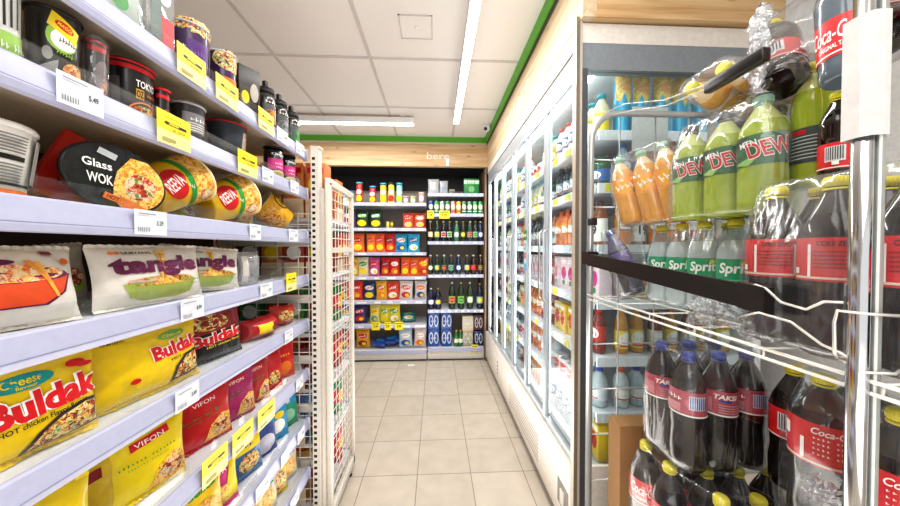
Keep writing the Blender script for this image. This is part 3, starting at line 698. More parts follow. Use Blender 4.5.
# ---- shelf 2 from the top (index 1): cups
z = onshelf(1)
def c(): return P('1c1a1d', .3, coat=.4)
pl = CLEAR('eef4f6', .15, .05, .12)
X_, Y_, r_ = fit(-20, 27); o = cup('noodle_cup', r_ * 0.9, r_, 0.125, P('dfe0dd', .35), pl, [('r', 0, 0, 1, .38, iL)] + [('r', .15 + k * .1, .45, .19 + k * .1, .88, iK) for k in range(7)] + [('t', 'MIE SOIA', .5, .2, .5, .12, iW)], dome=True)
put(o, X_, Y_, z, label='grey and green noodle cup with printed text, nearest on the cup shelf', cat='noodle cup')
X_, Y_, r_ = fit(29, 86); o = cup('noodle_cup', r_ * 0.88, r_, 0.132, P('232220', .35, coat=.3), iK, [('e', .48, .66, .2, .2, iL, .2), ('e', .5, .64, .165, .15, iW, .2), ('p', [(.3, .8), (.64, .62), (.7, .82), (.36, 1.0)], iY), ('e', .5, .82, .12, .055, iR, -.4), ('t', 'MAGGI', .5, .82, .17, .05, iY, -.4), ('t', 'SAVOARE', .55, .62, .24, .09, iK, -.15), ('e', .62, .2, .16, .15, NOOD), ('p', [(.2, .2), (.42, .34), (.4, .12)], iGr), ('e', .3, .4, .06, .09, iGr), ('t', 'MINUTE', .5, .45, .2, .08, iL, -.15)])
put(o, X_, Y_, z, rotz=72, label='black noodle cup with green swirl and yellow and red badge on the cup shelf', cat='noodle cup')
X_, Y_, r_ = fit(88, 110); o = cup('noodle_cup', r_ * 0.9, r_, 0.118, P('3a3336', .3, coat=.4), pl, [('r', 0, .86, 1, .95, iR), ('e', .5, .42, .3, .3, P('8b7f80', .3)), ('e', .6, .25, .2, .14, MEAT)], rim=iR, dome=True, film=FILM)
put(o, X_, Y_, z, label='slim dark noodle cup with red rim wrapped in clear film, between two black cups', cat='noodle cup')
tokyo = [('r', 0, .88, 1, .96, iR), ('t', 'TOKYO', .55, .66, .34, .13, iW), ('r', .38, .38, .5, .56, P('c9983a', .4)), ('t', 'OZ', .44, .47, .1, .13, iK), ('t', 'Noodles', .66, .5, .22, .09, iO), ('e', .56, .14, .26, .13, RAMEN), swirl(.56, .1, .3, .03, .3, 2.8, iO, .8), ('r', .04, .1, .18, .7, P('5a5558', .4))]
X_, Y_, r_ = fit(106, 157); o = cup('noodle_cup', r_ * 0.84, r_, 0.126, P('1e1a1c', .3, coat=.4), iK, tokyo, rim=iR)
put(o, X_, Y_, z, rotz=80, label='black noodle cup lettered TOKYO with a red rim and noodle bowl picture', cat='noodle cup')
X_, Y_, r_ = fit(156, 172); o = cup('noodle_cup', r_ * 0.85, r_, 0.1, P('2a1c24', .3, coat=.4), iR, [('r', 0, .8, 1, .9, iR), ('e', .5, .35, .3, .2, MEAT)])
put(o, X_, Y_, z, label='small dark maroon noodle cup with red lid behind the first yellow price sign', cat='noodle cup')
X_, Y_, r_ = fit(172, 207); o = cup('noodle_cup', r_ * 0.82, r_, 0.11, P('3c3a3e', .35, coat=.3), pl, [('r', .1, .3, .8, .8, P('8c8a8e', .4)), ('t', 'UDON', .45, .65, .4, .12, iW)] + [('r', .2, .34 + k * .06, .7, .36 + k * .06, iW) for k in range(4)], dome=True, rim=P('c8c8ca', .3))
put(o, X_, Y_, z, label='grey printed noodle cup with a clear domed lid', cat='noodle cup')
X_, Y_, r_ = fit(208, 248); o = cup('noodle_cup', r_ * 0.84, r_, 0.132, P('3b424c', .4, vary=.3, scale=600), iK, [('p', [(.5, .05), (1, .05), (1, .85), (.55, .85)], P('b8a99c', .4)), ('e', .78, .35, .2, .2, RAMEN), ('e', .75, .62, .12, .1, MEAT), ('r', .6, .3, .95, .34, iO), ('t', 'RAMEN', .76, .78, .3, .08, iR)], rim=iR)
put(o, X_, Y_, z, rotz=80, label='wide grey and black noodle cup with red rim and ramen picture', cat='noodle cup')
def tin(col): 
    return lambda: can('food_can', .035, .124, P('1b191c', .3, coat=.4), P('2b2a2c', .3, metal=.5), [('r', .12, .3, .88, .66, col), ('t', 'Onyx', .5, .8, .5, .1, iW), ('t', 'GHEE', .52, .52, .3, .09, iW), ('t', 'rice', .52, .4, .25, .08, iW), ('e', .5, .15, .32, .14, P('e5dcb0', .5)), ('e', .5, .15, .2, .08, P('b8b060', .5))], cap=.006)
o = can('food_can', .034, .108, P('1b191c', .3, coat=.4), P('2b2a2c', .3), [('r', .3, .15, .95, .85, P('6a686c', .35, metal=.4)), ('r', 0, .3, .28, .66, iDR)] + [('r', .38, .2 + k * .06, .85, .22 + k * .06, iW) for k in range(10)], cap=.006)
put(o, X_, Y_, z, label='black tin with silver printed side, left of the two magenta-labelled tins', cat='tin')
K = Kind(tin(iMg))
for k, (y, l) in enumerate(((1.275, 'black tin with magenta label, nearer of the two'), (1.385, 'black tin with magenta label, farther of the two by the shelf post'))):
    K.put((FX - .004, y, z), R(62), l, 'tin', 'magenta labelled black tins')

# ---- top shelf (index 0)
z = onshelf(0)
o = carton('clear_box', .07, .06, .2, CLEAR('f2f6f8', .15, .05, .15), [('r', .1, .1, .5, .9, P('5d6d6a', .4)), ('r', .5, .05, .95, .4, iR), ('e', .6, .65, .25, .12, iW)], flap=False)
put(o, FX, .735, z, label='clear plastic pack with grey-green and red print on the top shelf', cat='pack')
o = carton('clear_box', .09, .06, .2, CLEAR('f2f6f8', .15, .05, .2), [('r', .1, .05, .9, .9, P('a9b3ac', .4)), ('e', .5, .45, .25, .12, iW), ('e', .45, .2, .2, .1, iG)], flap=False)
put(o, FX, .645, z, label='pale grey clear-wrapped pack nearest on the top shelf', cat='pack')
purp = [('e', .5, .98, .6, .14, RAMEN), ('r', .22, .1, .62, .72, iP), ('r', .7, .12, .95, .7, iGr), ('t', 'YOPOKKI', .16, .42, .36, .12, iW, PI / 2), ('t', 'SWEET', .42, .5, .26, .09, P('8e62b8', .4))]
X_, Y_, r_ = fit(172, 213); o = cup('noodle_cup', r_ * .86, r_, .152, P('3b1a50', .3, coat=.4), CLEAR('eef4f6', .2, .05, .3), purp, rim=P('c9ccd2', .3))
put(o, X_, Y_, z, rotz=78, label='tall purple snack cup, nearer of the two on the top shelf', cat='noodle cup')
X_, Y_, r_ = fit(211, 239); o = cup('noodle_cup', r_ * .86, r_, .155, P('43205a', .3, coat=.4), CLEAR('eef4f6', .2, .05, .3), [('e', .45, .86, .45, .22, RAMEN), ('r', .2, .4, .8, .5, iO), ('r', .2, .1, .9, .38, iB), ('t', 'SPICY', .45, .22, .36, .1, iW), ('e', .15, .12, .12, .1, iW)], rim=P('c9ccd2', .3))
put(o, X_, Y_, z, rotz=78, label='purple, orange and blue snack cup behind the tall purple one', cat='noodle cup')
o = carton('sauce_box', .07, .05, .16, P('26201c', .35), [('r', .05, .1, .5, .6, P('4a423a', .4)), ('e', .3, .35, .18, .14, iY), ('e', .72, .5, .2, .2, P('b8b0a4', .4))])
put(o, FX, 1.09, z, rotz=60, label='dark brown box turned towards the aisle on the top shelf', cat='box')
def jar(colr): 
    def f():
        e = empty('sauce_bottle'); b = MB(); b.lathe([(.028, 0), (.034, .005), (.034, .11), (.03, .13), (.02, .14)], 20, P('33302e', .2, coat=.5)); b.decals(cyl_map([(.034, 0), (.034, .13)]), [('r', .15, .12, .85, .68, P('55585a', .4)), ('e', .5, .35, .3, .2, colr), ('t', 'SAUCE', .5, .75, .5, .09, iW)]); b.build('bottle_body', e)
        b = MB(); b.lathe([(.031, 0), (.033, .004), (.03, .02), (.02, .024)], 20, iK); b.box((-.008, -.008, .02), (.008, .008, .052), iK, ch=.002); q = b.build('bottle_cap', e); q.location.z = .132; return e
    return f
for k, (y, cl, l) in enumerate(((1.205, iO, 'dark sauce bottle with orange picture beside the brown box, top shelf'), (1.305, P('8a8f90', .4), 'dark sauce bottle with grey label, middle of the top shelf trio'), (1.41, iG, 'dark sauce bottle with round green label at the far end of the top shelf'))):
    put(jar(cl)(), FX + .005, y, z, rotz=75, label=l, cat='sauce bottle')

# ---- shelf index 2: cups and packs
z = onshelf(2)
o = cup('noodle_cup', .045, .053, .122, P('e9e6e0', .4), P('f4f2ee', .35), [('r', 0, .0, 1, .13, iO), ('r', .03, .55, .62, .62, iK), ('r', .0, .18, 1, .22, iK)] + [('r', .04, .24 + k * .045, .60, .262 + k * .045, P('7d7b78', .5)) for k in range(6)] + [('r', .04, .66 + k * .045, .60, .682 + k * .045, P('6d6b68', .5)) for k in range(6)] + [('r', .68, .24, .98, .92, P('a9a6a0', .5, vary=.35, scale=500)), ('e', .8, .2, .01, .01, iR)], rim=P('f0eeea', .3), lidh=.01)
put(o, FX - .045, .497, z, rotz=88, ty=3, label='large white noodle cup covered in small print with an orange base band', cat='noodle cup', lift=.002)
o = carton('red_carton', .085, .015, .135, P('c22a16', .4), [('p', [(.4, .6), (.5, .8), (.6, .6)], iY), ('r', .3, .25, .7, .3, iK), ('r', .3, .35, .7, .38, iK)])
put(o, FX - .06, .607, z, rotz=80, ty=24, label='red carton standing tilted behind the black wok noodle bowl', cat='box', lift=.018)
def wok():
    e = empty('noodle_bowl'); sx, sz = 1.22, .95; r0 = .066
    def T(x, y, z): return Vector((x * sx, y, z * sz + .067))
    b = MB(); n = 36; rings = [(r0, -.022), (r0 * 1.05, -.020), (r0 * 1.04, -.014), (r0 * .97, -.012), (r0 * .85, .02), (r0 * .68, .04), (0.001, .042)]
    vs = [T(r * cos(2 * PI * i / n), y, r * sin(2 * PI * i / n)) for r, y in rings for i in range(n)]
    fs = [(k * n + i, (k + 1) * n + i, (k + 1) * n + (i + 1) % n, k * n + (i + 1) % n) for k in range(len(rings) - 1) for i in range(n)]
    b.add(vs, fs, [P('1c1c1e', .3) if k < 2 else P('c0301c', .35) for k in range(len(rings) - 1) for i in range(n)], True); b.build('bowl_body', e)
    l = MB(); lm = P('1d2224', .22, coat=.6, bump=.5, scale=40)
    vs = [T(0, -.0235, 0)] + [T(r0 * q * cos(2 * PI * i / n), -.0235 if q < 1 else -.0215, r0 * q * sin(2 * PI * i / n)) for q in (.5, 1) for i in range(n)]
    l.add(vs, [(0, 1 + i, 1 + (i + 1) % n) for i in range(n)] + [(1 + i, 1 + n + i, 1 + n + (i + 1) % n, 1 + (i + 1) % n) for i in range(n)], lm, True)
    arc = [(.5 + .485 * cos(a), .5 + .485 * sin(a)) for a in [R(-70) + k * R(140) / 16 for k in range(17)]]
    l.decals(lambda u, v, o: T((u - .5) * 2 * r0, -.0238 - o, (v - .5) * 2 * r0), [('p', arc + [(.5, .9), (.44, .6), (.46, .4), (.52, .15)], NOODY), ('e', .72, .5, .17, .22, MEAT), ('p', [(.62, .08), (.72, .1), (.86, .2), (.6, .24)], iO), ('r', .2, .74, .38, .84, P('b9bec0', .4)), ('t', 'Glass', .25, .58, .27, .12, iW, .3), ('t', 'WOK', .33, .38, .24, .15, iW, .3), ('r', .42, .12, .6, .22, iO), ('t', 'HOT', .51, .17, .12, .06, iK)], L=9)
    l.build('lid', e); return e
o = wok(); put(o, FX - .006, .628, z, rotz=74, ty=20, label='black and orange Glass WOK noodle bowl with oval lid leaning beside the yellow cups', cat='noodle bowl', lift=.004)
reeva = [('p', [(0, .62), (0, 1), (1, 1), (1, .5), (.7, .56), (.35, .66)], NOODY), ('p', [(0, .55), (0, .65), (.35, .68), (.7, .6), (1, .53), (1, .43), (.7, .49), (.35, .58)], iG), ('e', .72, .8, .1, .12, MEAT), ('e', .45, .3, .2, .2, iR, .3), ('e', .36, .34, .13, .2, iR), ('t', 'REEVA', .43, .31, .34, .16, iW, PI / 2 + .25, 0, .015), ('t', 'NEW', .52, .56, .1, .07, iW, .9)]
def reevacup(): return cup('noodle_cup', .047, .056, .125, P('f2c80f', .35, coat=.3), P('e8d9a8', .3, coat=.5), reeva, rim=P('f3e6c0', .3))
K = Kind(reevacup)
for (x, y, rz, ty, lf, l, sc) in ((FX - .06, .775, 78, 60, .056, 'yellow and green REEVA noodle cup tipped sideways, nearest of the yellow cups', 1.2), (FX - .21, 1.03, 80, 60, .046, 'yellow REEVA noodle cup tucked behind the two front yellow cups', .95), (FX - .06, .965, 70, 68, .058, 'yellow and green REEVA noodle cup tipped sideways before the half-hidden one', 1.24)):
    o = K.put((x, y, z + lf), (0, R(ty), R(rz)), l, 'noodle cup', 'yellow REEVA cups', sc)
o = cup('noodle_cup', .05, .062, .13, P('f0b51a', .35, coat=.3), P('ead9b0', .3, coat=.5), [('e', .3, .5, .28, .42, NOODY), ('e', .25, .5, .2, .3, NOOD), ('e', .8, .62, .16, .3, iDR), ('e', .8, .62, .13, .25, iY), ('t', 'REEVA', .8, .62, .22, .13, iR, 1.3)], rim=P('e8c060', .3))
put(o, FX - .015, 1.395, z, rotz=50, ty=-55, label='orange-yellow noodle cup tipped over at the far end by the post', cat='noodle cup', lift=.045)
o = cup('noodle_cup', .04, .05, .11, P('e8a41a', .35, coat=.3), P('ead9b0', .3, coat=.5), [('e', .4, .5, .3, .42, NOOD), ('e', .75, .7, .14, .2, iR)], rim=P('c23a22', .3))
put(o, FX - .15, 1.29, z, rotz=70, ty=0, label='orange noodle cup standing behind the tipped cup at the far end', cat='noodle cup', lift=.006)

# ---- shelf index 3: white bags
z = onshelf(3)
bowl = [('p', [(.08, .62), (.9, .62), (.84, .36), (.68, .2), (.3, .2), (.14, .36)], iM), ('p', [(.1, .6), (.88, .6), (.82, .37), (.66, .22), (.32, .22), (.16, .37)], P('e2562a', .4)), ('e', .48, .62, .4, .11, iM), ('e', .48, .64, .36, .12, FOOD(['e2562a', 'f3b24a', 'f5e0b5', 'd84a20'], 110)), ('p', [(.62, .8), (.66, .8), (.78, .3), (.75, .3)], P('f1b84a', .4)), ('p', [(.55, .82), (.6, .82), (.74, .5), (.7, .5)], P('e89a36', .4)), ('e', .3, .8, .2, .05, iM), ('e', .88, .8, .04, .05, iO), ('r', .7, .9, .8, .96, iDR)]
o = bag_parts('noodle_bag', .165, .138, .07, WHT, bowl, seed=2, wrk=.005)
put(o, FX - .02, .515, z, rotz=78, tx=-12, label='white noodle bag with an orange bowl of pasta, nearest on the white bag shelf', cat='noodle bag', lift=.001)
o = bag_parts('noodle_bag', .15, .135, .05, P('b9b2a8', .4, coat=.2, bump=.3), [('e', .5, .35, .4, .14, iL), ('e', .5, .5, .4, .22, MEAT), ('t', 'tangle', .45, .8, .6, .14, iM), ('r', .2, .82, .3, .92, iDR)], seed=9, wrk=.005)  # white wrapper greyed: the shade is put into its colour
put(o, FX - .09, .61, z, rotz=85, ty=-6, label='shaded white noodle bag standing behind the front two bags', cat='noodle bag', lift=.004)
noodcol = [(.60 + .5 * dx, .86 - .0 * k) for k, dx in ((0, -.1), (0, .1))]
def tang(small=False):
    d = [('p', [(.16, .36), (.88, .36), (.80, .1), (.66, .04), (.34, .04), (.22, .12)], P('a8b85c', .4)), ('e', .52, .37, .33, .09, FOOD(['7a3a14', 'c9822c', 'e9c060', '8f9c3a'], 120)), ('r', .2, .37, .44, .42, P('d9b8a8', .4)),
         ('p', [(.47, .94), (.58, .95), (.55, .8), (.555, .6), (.56, .45), (.70, .3), (.38, .3), (.48, .45), (.475, .6), (.49, .8)], NOODY), ('p', [(.51, .9), (.52, .9), (.515, .4), (.505, .4)], P('b06a1c', .4)),
         ('t', 'tangle', .5, .64, .82, .4, iM, 0, 0, .05),
         ('e', .13, .9, .018, .025, iO), ('e', .17, .9, .018, .025, iO), ('t', 'SAMYANG', .32, .9, .24, .045, iK), ('t', 'kimchi carbonara', .82, .34, .24, .04, iG), ('t', 'noodle', .86, .26, .12, .04, iM)]
    return d
o = bag_parts('noodle_bag', .25, .14, .05, WHT, tang(), seed=3, wrk=.005, nu=30)
put(o, FX - .006, .752, z, rotz=84, tx=-8, label='white noodle bag lettered tangle in maroon, the full one in front', cat='noodle bag', lift=.001)
o = bag_parts('noodle_bag', .23, .132, .055, WHT, tang(), seed=11, wrk=.006)
put(o, FX - .03, .93, z, rotz=74, tx=-6, ty=4, label='white noodle bag lettered tangle, half hidden behind the front one', cat='noodle bag', lift=.006)
e = bag_parts('empty_display_bag', .08, .12, .05, CLEAR('eef0f2', .18, .1, .2, bump=.8, scale=30), [('r', .1, .1, .3, .9, P('d9d4cf', .4))], seed=14, wrk=.008)
put(e, FX - .005, 1.10, z, rotz=70, label='crumpled clear plastic bag right of the tangle bags', cat='plastic bag')
b = MB(); b.box((-.035, -.001, 0), (.035, .001, .085), ACR); b.box((-.035, -.03, 0), (-.033, .03, .085), ACR); b.box((-.035, -.03, 0), (.035, .03, .002), ACR)
o = b.build('clear_card_holder'); put(o, FX + .02, 1.31, z, rotz=80, label='empty clear plastic holder standing on the white bag shelf', cat='holder')

# ---- shelf index 4: Buldak bags
z = onshelf(4)
def bul(bg_txt, bowlmat=RAMEN, cheese=True, full=True):
    d = [('p', [(.30, .02), (.98, .06), (.98, .40), (.85, .42), (.6, .36), (.42, .22)], P('3a2a34', .4)), ('p', [(.36, .04), (.97, .08), (.97, .36), (.84, .38), (.62, .32), (.46, .2)], bowlmat)]
    if cheese: d += [('e', .34, .84, .24, .09, iT, .06), ('t', 'Cheese', .34, .86, .3, .09, iY, .06, .2), ('t', 'flavour', .36, .79, .16, .035, iY, .06)]
    d += [('t', 'Buldak', .52, .58, .96, .34, iW, .12, 0, .09), ('t', 'Buldak', .52, .58, .93, .31, bg_txt, .12, 0, .045), ('t', 'HOT chicken Flavor Ramen', .5, .375, .72, .06, iK if cheese else iY, .12), ('t', '불닭', .8, .9, .2, .1, iR) if 0 else ('e', .78, .9, .09, .045, iR), ('e', .86, .86, .08, .03, iR)]
    return d
o = bag_parts('noodle_bag', .152, .158, .045, YEL, bul(iR), seed=5, wrk=.004, nu=30)
put(o, FX - .008, .537, z, rotz=80, tx=-4, label='yellow cheese Buldak noodle bag with teal oval, nearest on the yellow bag shelf', cat='noodle bag', lift=.001)
d2 = [('p', [(.64, .04), (.97, .1), (.97, .5), (.8, .46), (.68, .3)], P('3a2a34', .4)), ('p', [(.68, .08), (.96, .13), (.96, .45), (.82, .42), (.72, .28)], RAMEN), ('e', .68, .86, .14, .065, P('7fae5a', .4), .08), ('t', 'Cheese', .68, .86, .2, .05, iY, .08), ('t', 'Buldak', .72, .64, .54, .26, iW, .12, 0, .09), ('t', 'Buldak', .72, .64, .52, .24, iR, .12, 0, .045), ('t', 'HOT chicken', .78, .46, .3, .045, iK, .12), ('t', 'SAMYANG', .2, .95, .16, .03, iK), ('e', .3, .3, .04, .04, iR)]
o = bag_parts('noodle_bag', .245, .158, .05, YEL, d2, seed=6, wrk=.0045, nu=30)
put(o, FX - .008, .735, z, rotz=82, tx=-5, label='second yellow Buldak noodle bag, with its lettering on the right half', cat='noodle bag', lift=.001)
o = bag_parts('noodle_bag', .20, .158, .055, BLK, [('p', [(.05, .55), (.9, .6), (.97, .97), (.1, .97)], P('8c1c1a', .35, coat=.3)), ('e', .4, .78, .3, .16, RAMEN), ('t', 'Buldak', .52, .46, .9, .26, iW, .08, 0, .09), ('t', 'Buldak', .52, .46, .88, .24, iR, .08, 0, .045), ('t', 'HOT chicken Flavor', .6, .3, .6, .05, iY, .08)], seed=7, wrk=.005, nu=26)
put(o, FX - .022, .955, z, rotz=76, tx=-6, label='black and red Buldak noodle bag on the yellow bag shelf', cat='noodle bag', lift=.001)
o = bag_parts('noodle_bag', .17, .075, .11, RED, [('r', .2, .3, .6, .8, iY), ('e', .75, .5, .2, .3, iDR)], seed=8, wrk=.005)
put(o, FX - .03, 1.20, z, rotz=80, label='low red and yellow noodle bag slumped past the black one', cat='noodle bag')
o = bag_parts('noodle_bag', .13, .085, .07, P('c9301c', .35, coat=.3, bump=.4), [('e', .5, .5, .35, .3, RAMEN)], seed=18, wrk=.006)
put(o, FX - .03, 1.37, z, rotz=70, ty=5, label='red crinkled noodle bag at the far end of the yellow bag shelf', cat='noodle bag', lift=.004)

# ---- shelf index 5: flat soup packs leaning
z = onshelf(5)
def vif(top=True, food=NOODY, txt=None):
    d = [('p', [(.5, .04), (.97, .04), (.97, .45), (.8, .5), (.6, .35)], food), ('e', .78, .24, .17, .14, MEAT), ('p', [(.3, .78), (.78, .86), (.76, .98), (.3, .9)] if top else [(.3, .7), (.8, .74), (.8, .9), (.3, .86)], iR), ('t', 'VIFON', .53, .86 if top else .8, .36, .075, iW, .08, 0, .005)]
    if txt: d.append(('t', txt, .5, .62, .7, .05, iG, .06)); d.append(('t', 'INSTANT NOODLES', .5, .54, .5, .03, iG, .06))
    return d
specs = [('f2d418', .518, 'yellow noodle packet with pink flower picture, nearest on the soup packet shelf', [('e', .62, .5, .12, .09, iW), ('e', .62, .5, .07, .05, iMg), ('t', 'FLAVOUR NOODLE', .45, .8, .6, .06, iG), ('r', .1, .88, .5, .93, iR), ('e', .7, .25, .22, .18, MEAT), ('p', [(.05, .6), (.3, .7), (.3, .55)], iR)], .17, 74),
         ('f1d715', .735, 'yellow VIFON noodle packet, nearest one with a red name banner', vif(txt='Chicken flavour'), .165, 70),
         ('c81a22', .905, 'bright red VIFON noodle packet on the soup packet shelf', vif(txt='Beef'), .18, 70), ('b0206a', 1.045, 'magenta VIFON noodle packet on the soup packet shelf', vif(txt='Shrimp'), .15, 68),
         ('b5262c', 1.155, 'dark red noodle packet right of the magenta one', vif(txt='Duck'), .12, 66), ('c4121a', 1.26, 'glossy red noodle packet beyond the empty gap', [('e', .6, .3, .25, .2, RAMEN)], .11, 64), ('d2462a', 1.37, 'red and orange noodle packet, last on the soup packet shelf', [('r', .2, .5, .9, .95, iR), ('e', .5, .3, .3, .2, iO), ('t', 'RAMEN', .5, .7, .5, .1, iY)], .12, 62)]
for k, (col, y, l, d, w_, rz) in enumerate(specs):
    o = bag_parts('noodle_packet', w_, .158, .035, P(col, .3, coat=.45, bump=.35, scale=45), d, seed=20 + k, wrk=.0045)
    put(o, FX + .008 - w_ / 2 * cos(R(rz)), y, z, rotz=rz, tx=-5, label=l, cat='noodle packet', lift=.001)
for k, (y, col, nm) in enumerate(((.615, 'd8b820', 'dull yellow'), (.80, 'a8161c', 'deep red'), (.975, 'c0201f', 'scarlet'))):
    o = bag_parts('noodle_packet', .16, .150, .03, P(col, .35, coat=.3, bump=.3), [('r', .3, .7, .8, .85, iDR)], seed=30 + k, wrk=.004)
    put(o, FX - (.055 if k == 0 else .10), y, z, rotz=75, tx=-5, label=nm + ' noodle packet in the second row of the soup packet shelf', cat='noodle packet', lift=.001)

# ---- shelf index 6
z = onshelf(6)
specs = [('f0c81a', .885, 'yellow Fidelica noodle packet under the yellow price signs', [('t', 'Fidelica', .45, .82, .75, .13, iG, .1, .2, .03), ('e', .6, .35, .3, .25, NOODY), ('r', .1, .1, .4, .3, iR)], .14, 70, 0),
         ('d83a86', .965, 'pink VITA noodle packet beside the Fidelica one', [('t', 'VITA', .45, .8, .4, .12, iW, .15, 0, .04), ('p', [(.5, .1), (.95, .1), (.95, .95), (.75, .9)], iY), ('e', .5, .3, .3, .2, NOODY)], .12, 68, .03),
         ('2b6ea8', 1.09, 'blue and yellow noodle packet with soup picture', [('r', .05, .62, .95, .92, iY), ('e', .6, .35, .28, .22, RAMEN), ('t', 'SUPA', .5, .77, .5, .12, iB)], .15, 68, 0),
         ('1d3f8f', 1.20, 'dark blue shiny noodle packet with white corner', [('e', .6, .3, .3, .25, P('c9c6d4', .3)), ('r', .1, .8, .9, .95, CYAN)], .14, 66, 0), ('239ad0', 1.305, 'sky blue noodle packet beside the dark blue one', [('e', .5, .4, .3, .2, iW), ('e', .6, .7, .2, .1, iY)], .12, 64, 0), ('1f9a78', 1.40, 'teal green noodle packet, last on its shelf', [('r', .1, .7, .9, .95, CYAN), ('e', .5, .8, .1, .06, iW), ('e', .5, .35, .3, .2, P('8fc9a0', .4))], .12, 62, 0)]
for k, (col, y, l, d, w_, rz, dx) in enumerate(specs):
    o = bag_parts('noodle_packet', w_, .158, .04, P(col, .3, coat=.45, bump=.35, scale=45), d, seed=40 + k, wrk=.005)
    put(o, FX + .006 - w_ / 2 * cos(R(rz)), y, z, rotz=rz, tx=-6, label=l, cat='noodle packet', lift=.001)
# ---- shelf index 7
z = onshelf(7)
for k, (y, col, l) in enumerate(((1.13, 'd8b030', 'yellow noodle packet nearest on the lowest visible shelf'), (1.22, 'c9c4b4', 'pale clear noodle packet between two yellow ones on the lowest visible shelf'), (1.31, 'e2c22c', 'bright yellow noodle packet third on the lowest visible shelf'), (1.40, 'dcd8c8', 'whitish noodle packet at the end of the lowest visible shelf'))):
    o = bag_parts('noodle_packet', .11, .165, .05, P(col, .3, coat=.45, bump=.35, scale=45), [('e', .5, .4, .35, .28, RAMEN if k % 2 == 0 else NOODY), ('r', .2, .75, .8, .85, iR if k != 1 else iG), ('t', 'TAITEI', .5, .8, .45, .06, iW)], seed=50 + k, wrk=.006)
    put(o, FX - .025, y, z, rotz=62, tx=-4, label=l, cat='noodle packet', lift=.001)

# ---- price tags
TAGW = P('e2e6ec', .35); TAGY = P('f4e32a', .4); TAGP = P('f0e89a', .4)
PRICES = ['8.99', '6.99', '5.49', '4.99', '7.49', '3.29', '9.99', '5.99']
def tagw(pl, pr, si, label, k):
    yc, w_ = span(pl, pr, LX + .01); zb, zt = LEFT_S[si]; e = empty('price_tag', (LX + .009, yc, zb + .006)); hh = .052
    b = MB(); b.box((0, -w_ / 2, 0), (.0012, w_ / 2, hh), TAGW)
    b.decals(lambda u, v, o: Vector((.0012 + o, (u - .5) * w_, v * hh)), [('t', PRICES[k % 8], .76, .5, .22, .2, P('5a8a6a' if k % 2 else '3a4a5a', .4))] + [('r', .08 + j * .05, .12, .105 + j * .05, .3, P('8a8f98', .4)) for j in range(7)] + [('r', .08, .82, .6, .86, P('8a8f98', .4))], L=9)
    o = b.build('price_tag'); bpy.data.objects.remove(e); o.location = (LX + .0095, yc, zb + .004); return tag(o, label, 'price tag', 'white price tags on the left shelves')
pos = ['top shelf rail', 'cup shelf rail', 'rail under the yellow REEVA cups', 'rail under the tangle bags', 'rail under the Buldak bags', 'rail under the VIFON packets', 'rail under the blue packets', 'lowest visible rail']
tags = {0: [(278, 289), (297, 305)], 1: [(60, 106), (263, 274), (291, 299)], 2: [(135, 167), (250, 261), (289, 298)], 3: [(180, 203), (260, 272)], 4: [(173, 197), (284, 292)], 5: [(50, 75), (295, 302)], 6: [(253, 267), (279, 287), (296, 303)], 7: [(288, 297)]}
k = 0
for si, L_ in tags.items():
    for j, (a, b_) in enumerate(L_):
        w_ = 'only white price tag' if len(L_) == 1 else ('nearest white price tag' if j == 0 else ('farthest white price tag' if j == len(L_) - 1 else 'middle white price tag'))
        tagw(a, b_, si, w_ + ' on the ' + pos[si], k); k += 1
def tagy(pl, pr, si, label, hh=.073):
    yc, w_ = span(pl, pr, LX + .012); zb, zt = LEFT_S[si]; b = MB(); f = .42
    b.box((0, -w_ / 2, 0), (.001, w_ / 2, hh * f), TAGP); b.box((0, -w_ / 2, hh * f), (.001, w_ / 2, hh), TAGY)
    b.decals(lambda u, v, o: Vector((.001 + o, (u - .5) * w_, v * hh)), [('t', 'PROMOTIE', .45, .84, .5, .05, iK), ('r', .2, .62, .85, .7, iK), ('r', .32, .64, .6, .68, TAGY), ('t', '4.99', .6, .5, .4, .08, P('b8a020', .4)), ('r', .12, .1, .5, .2, P('a8a060', .4)), ('t', 'lei', .78, .24, .12, .06, P('8a8040', .4))], L=9)
    o = b.build('promotion_sign'); o.location = (LX + .0115, yc, zb + .002); return tag(o, label, 'price sign', 'yellow promotion signs on the left shelves')
tagy(180, 208, 0, 'largest yellow price sign on the top shelf rail, below the tall purple cup', .072); tagy(218, 240, 0, 'yellow price sign on the top shelf rail below the second purple cup', .072); tagy(260, 275, 0, 'yellow price sign on the top shelf rail below the sauce bottles', .072)
tagy(159, 192, 1, 'yellow price sign on the cup shelf rail beside the domed cup'); tagy(239, 258, 1, 'yellow price sign on the cup shelf rail beside the wide ramen cup')
tagy(286, 296, 3, 'yellow price sign on the rail right of the empty holder', .075)
tagy(199, 225, 5, 'nearest yellow price sign on the rail under the red packets'); tagy(230, 251, 5, 'middle yellow price sign on the rail under the magenta packet'); tagy(256, 273, 5, 'farthest yellow price sign on the rail under the magenta packet')

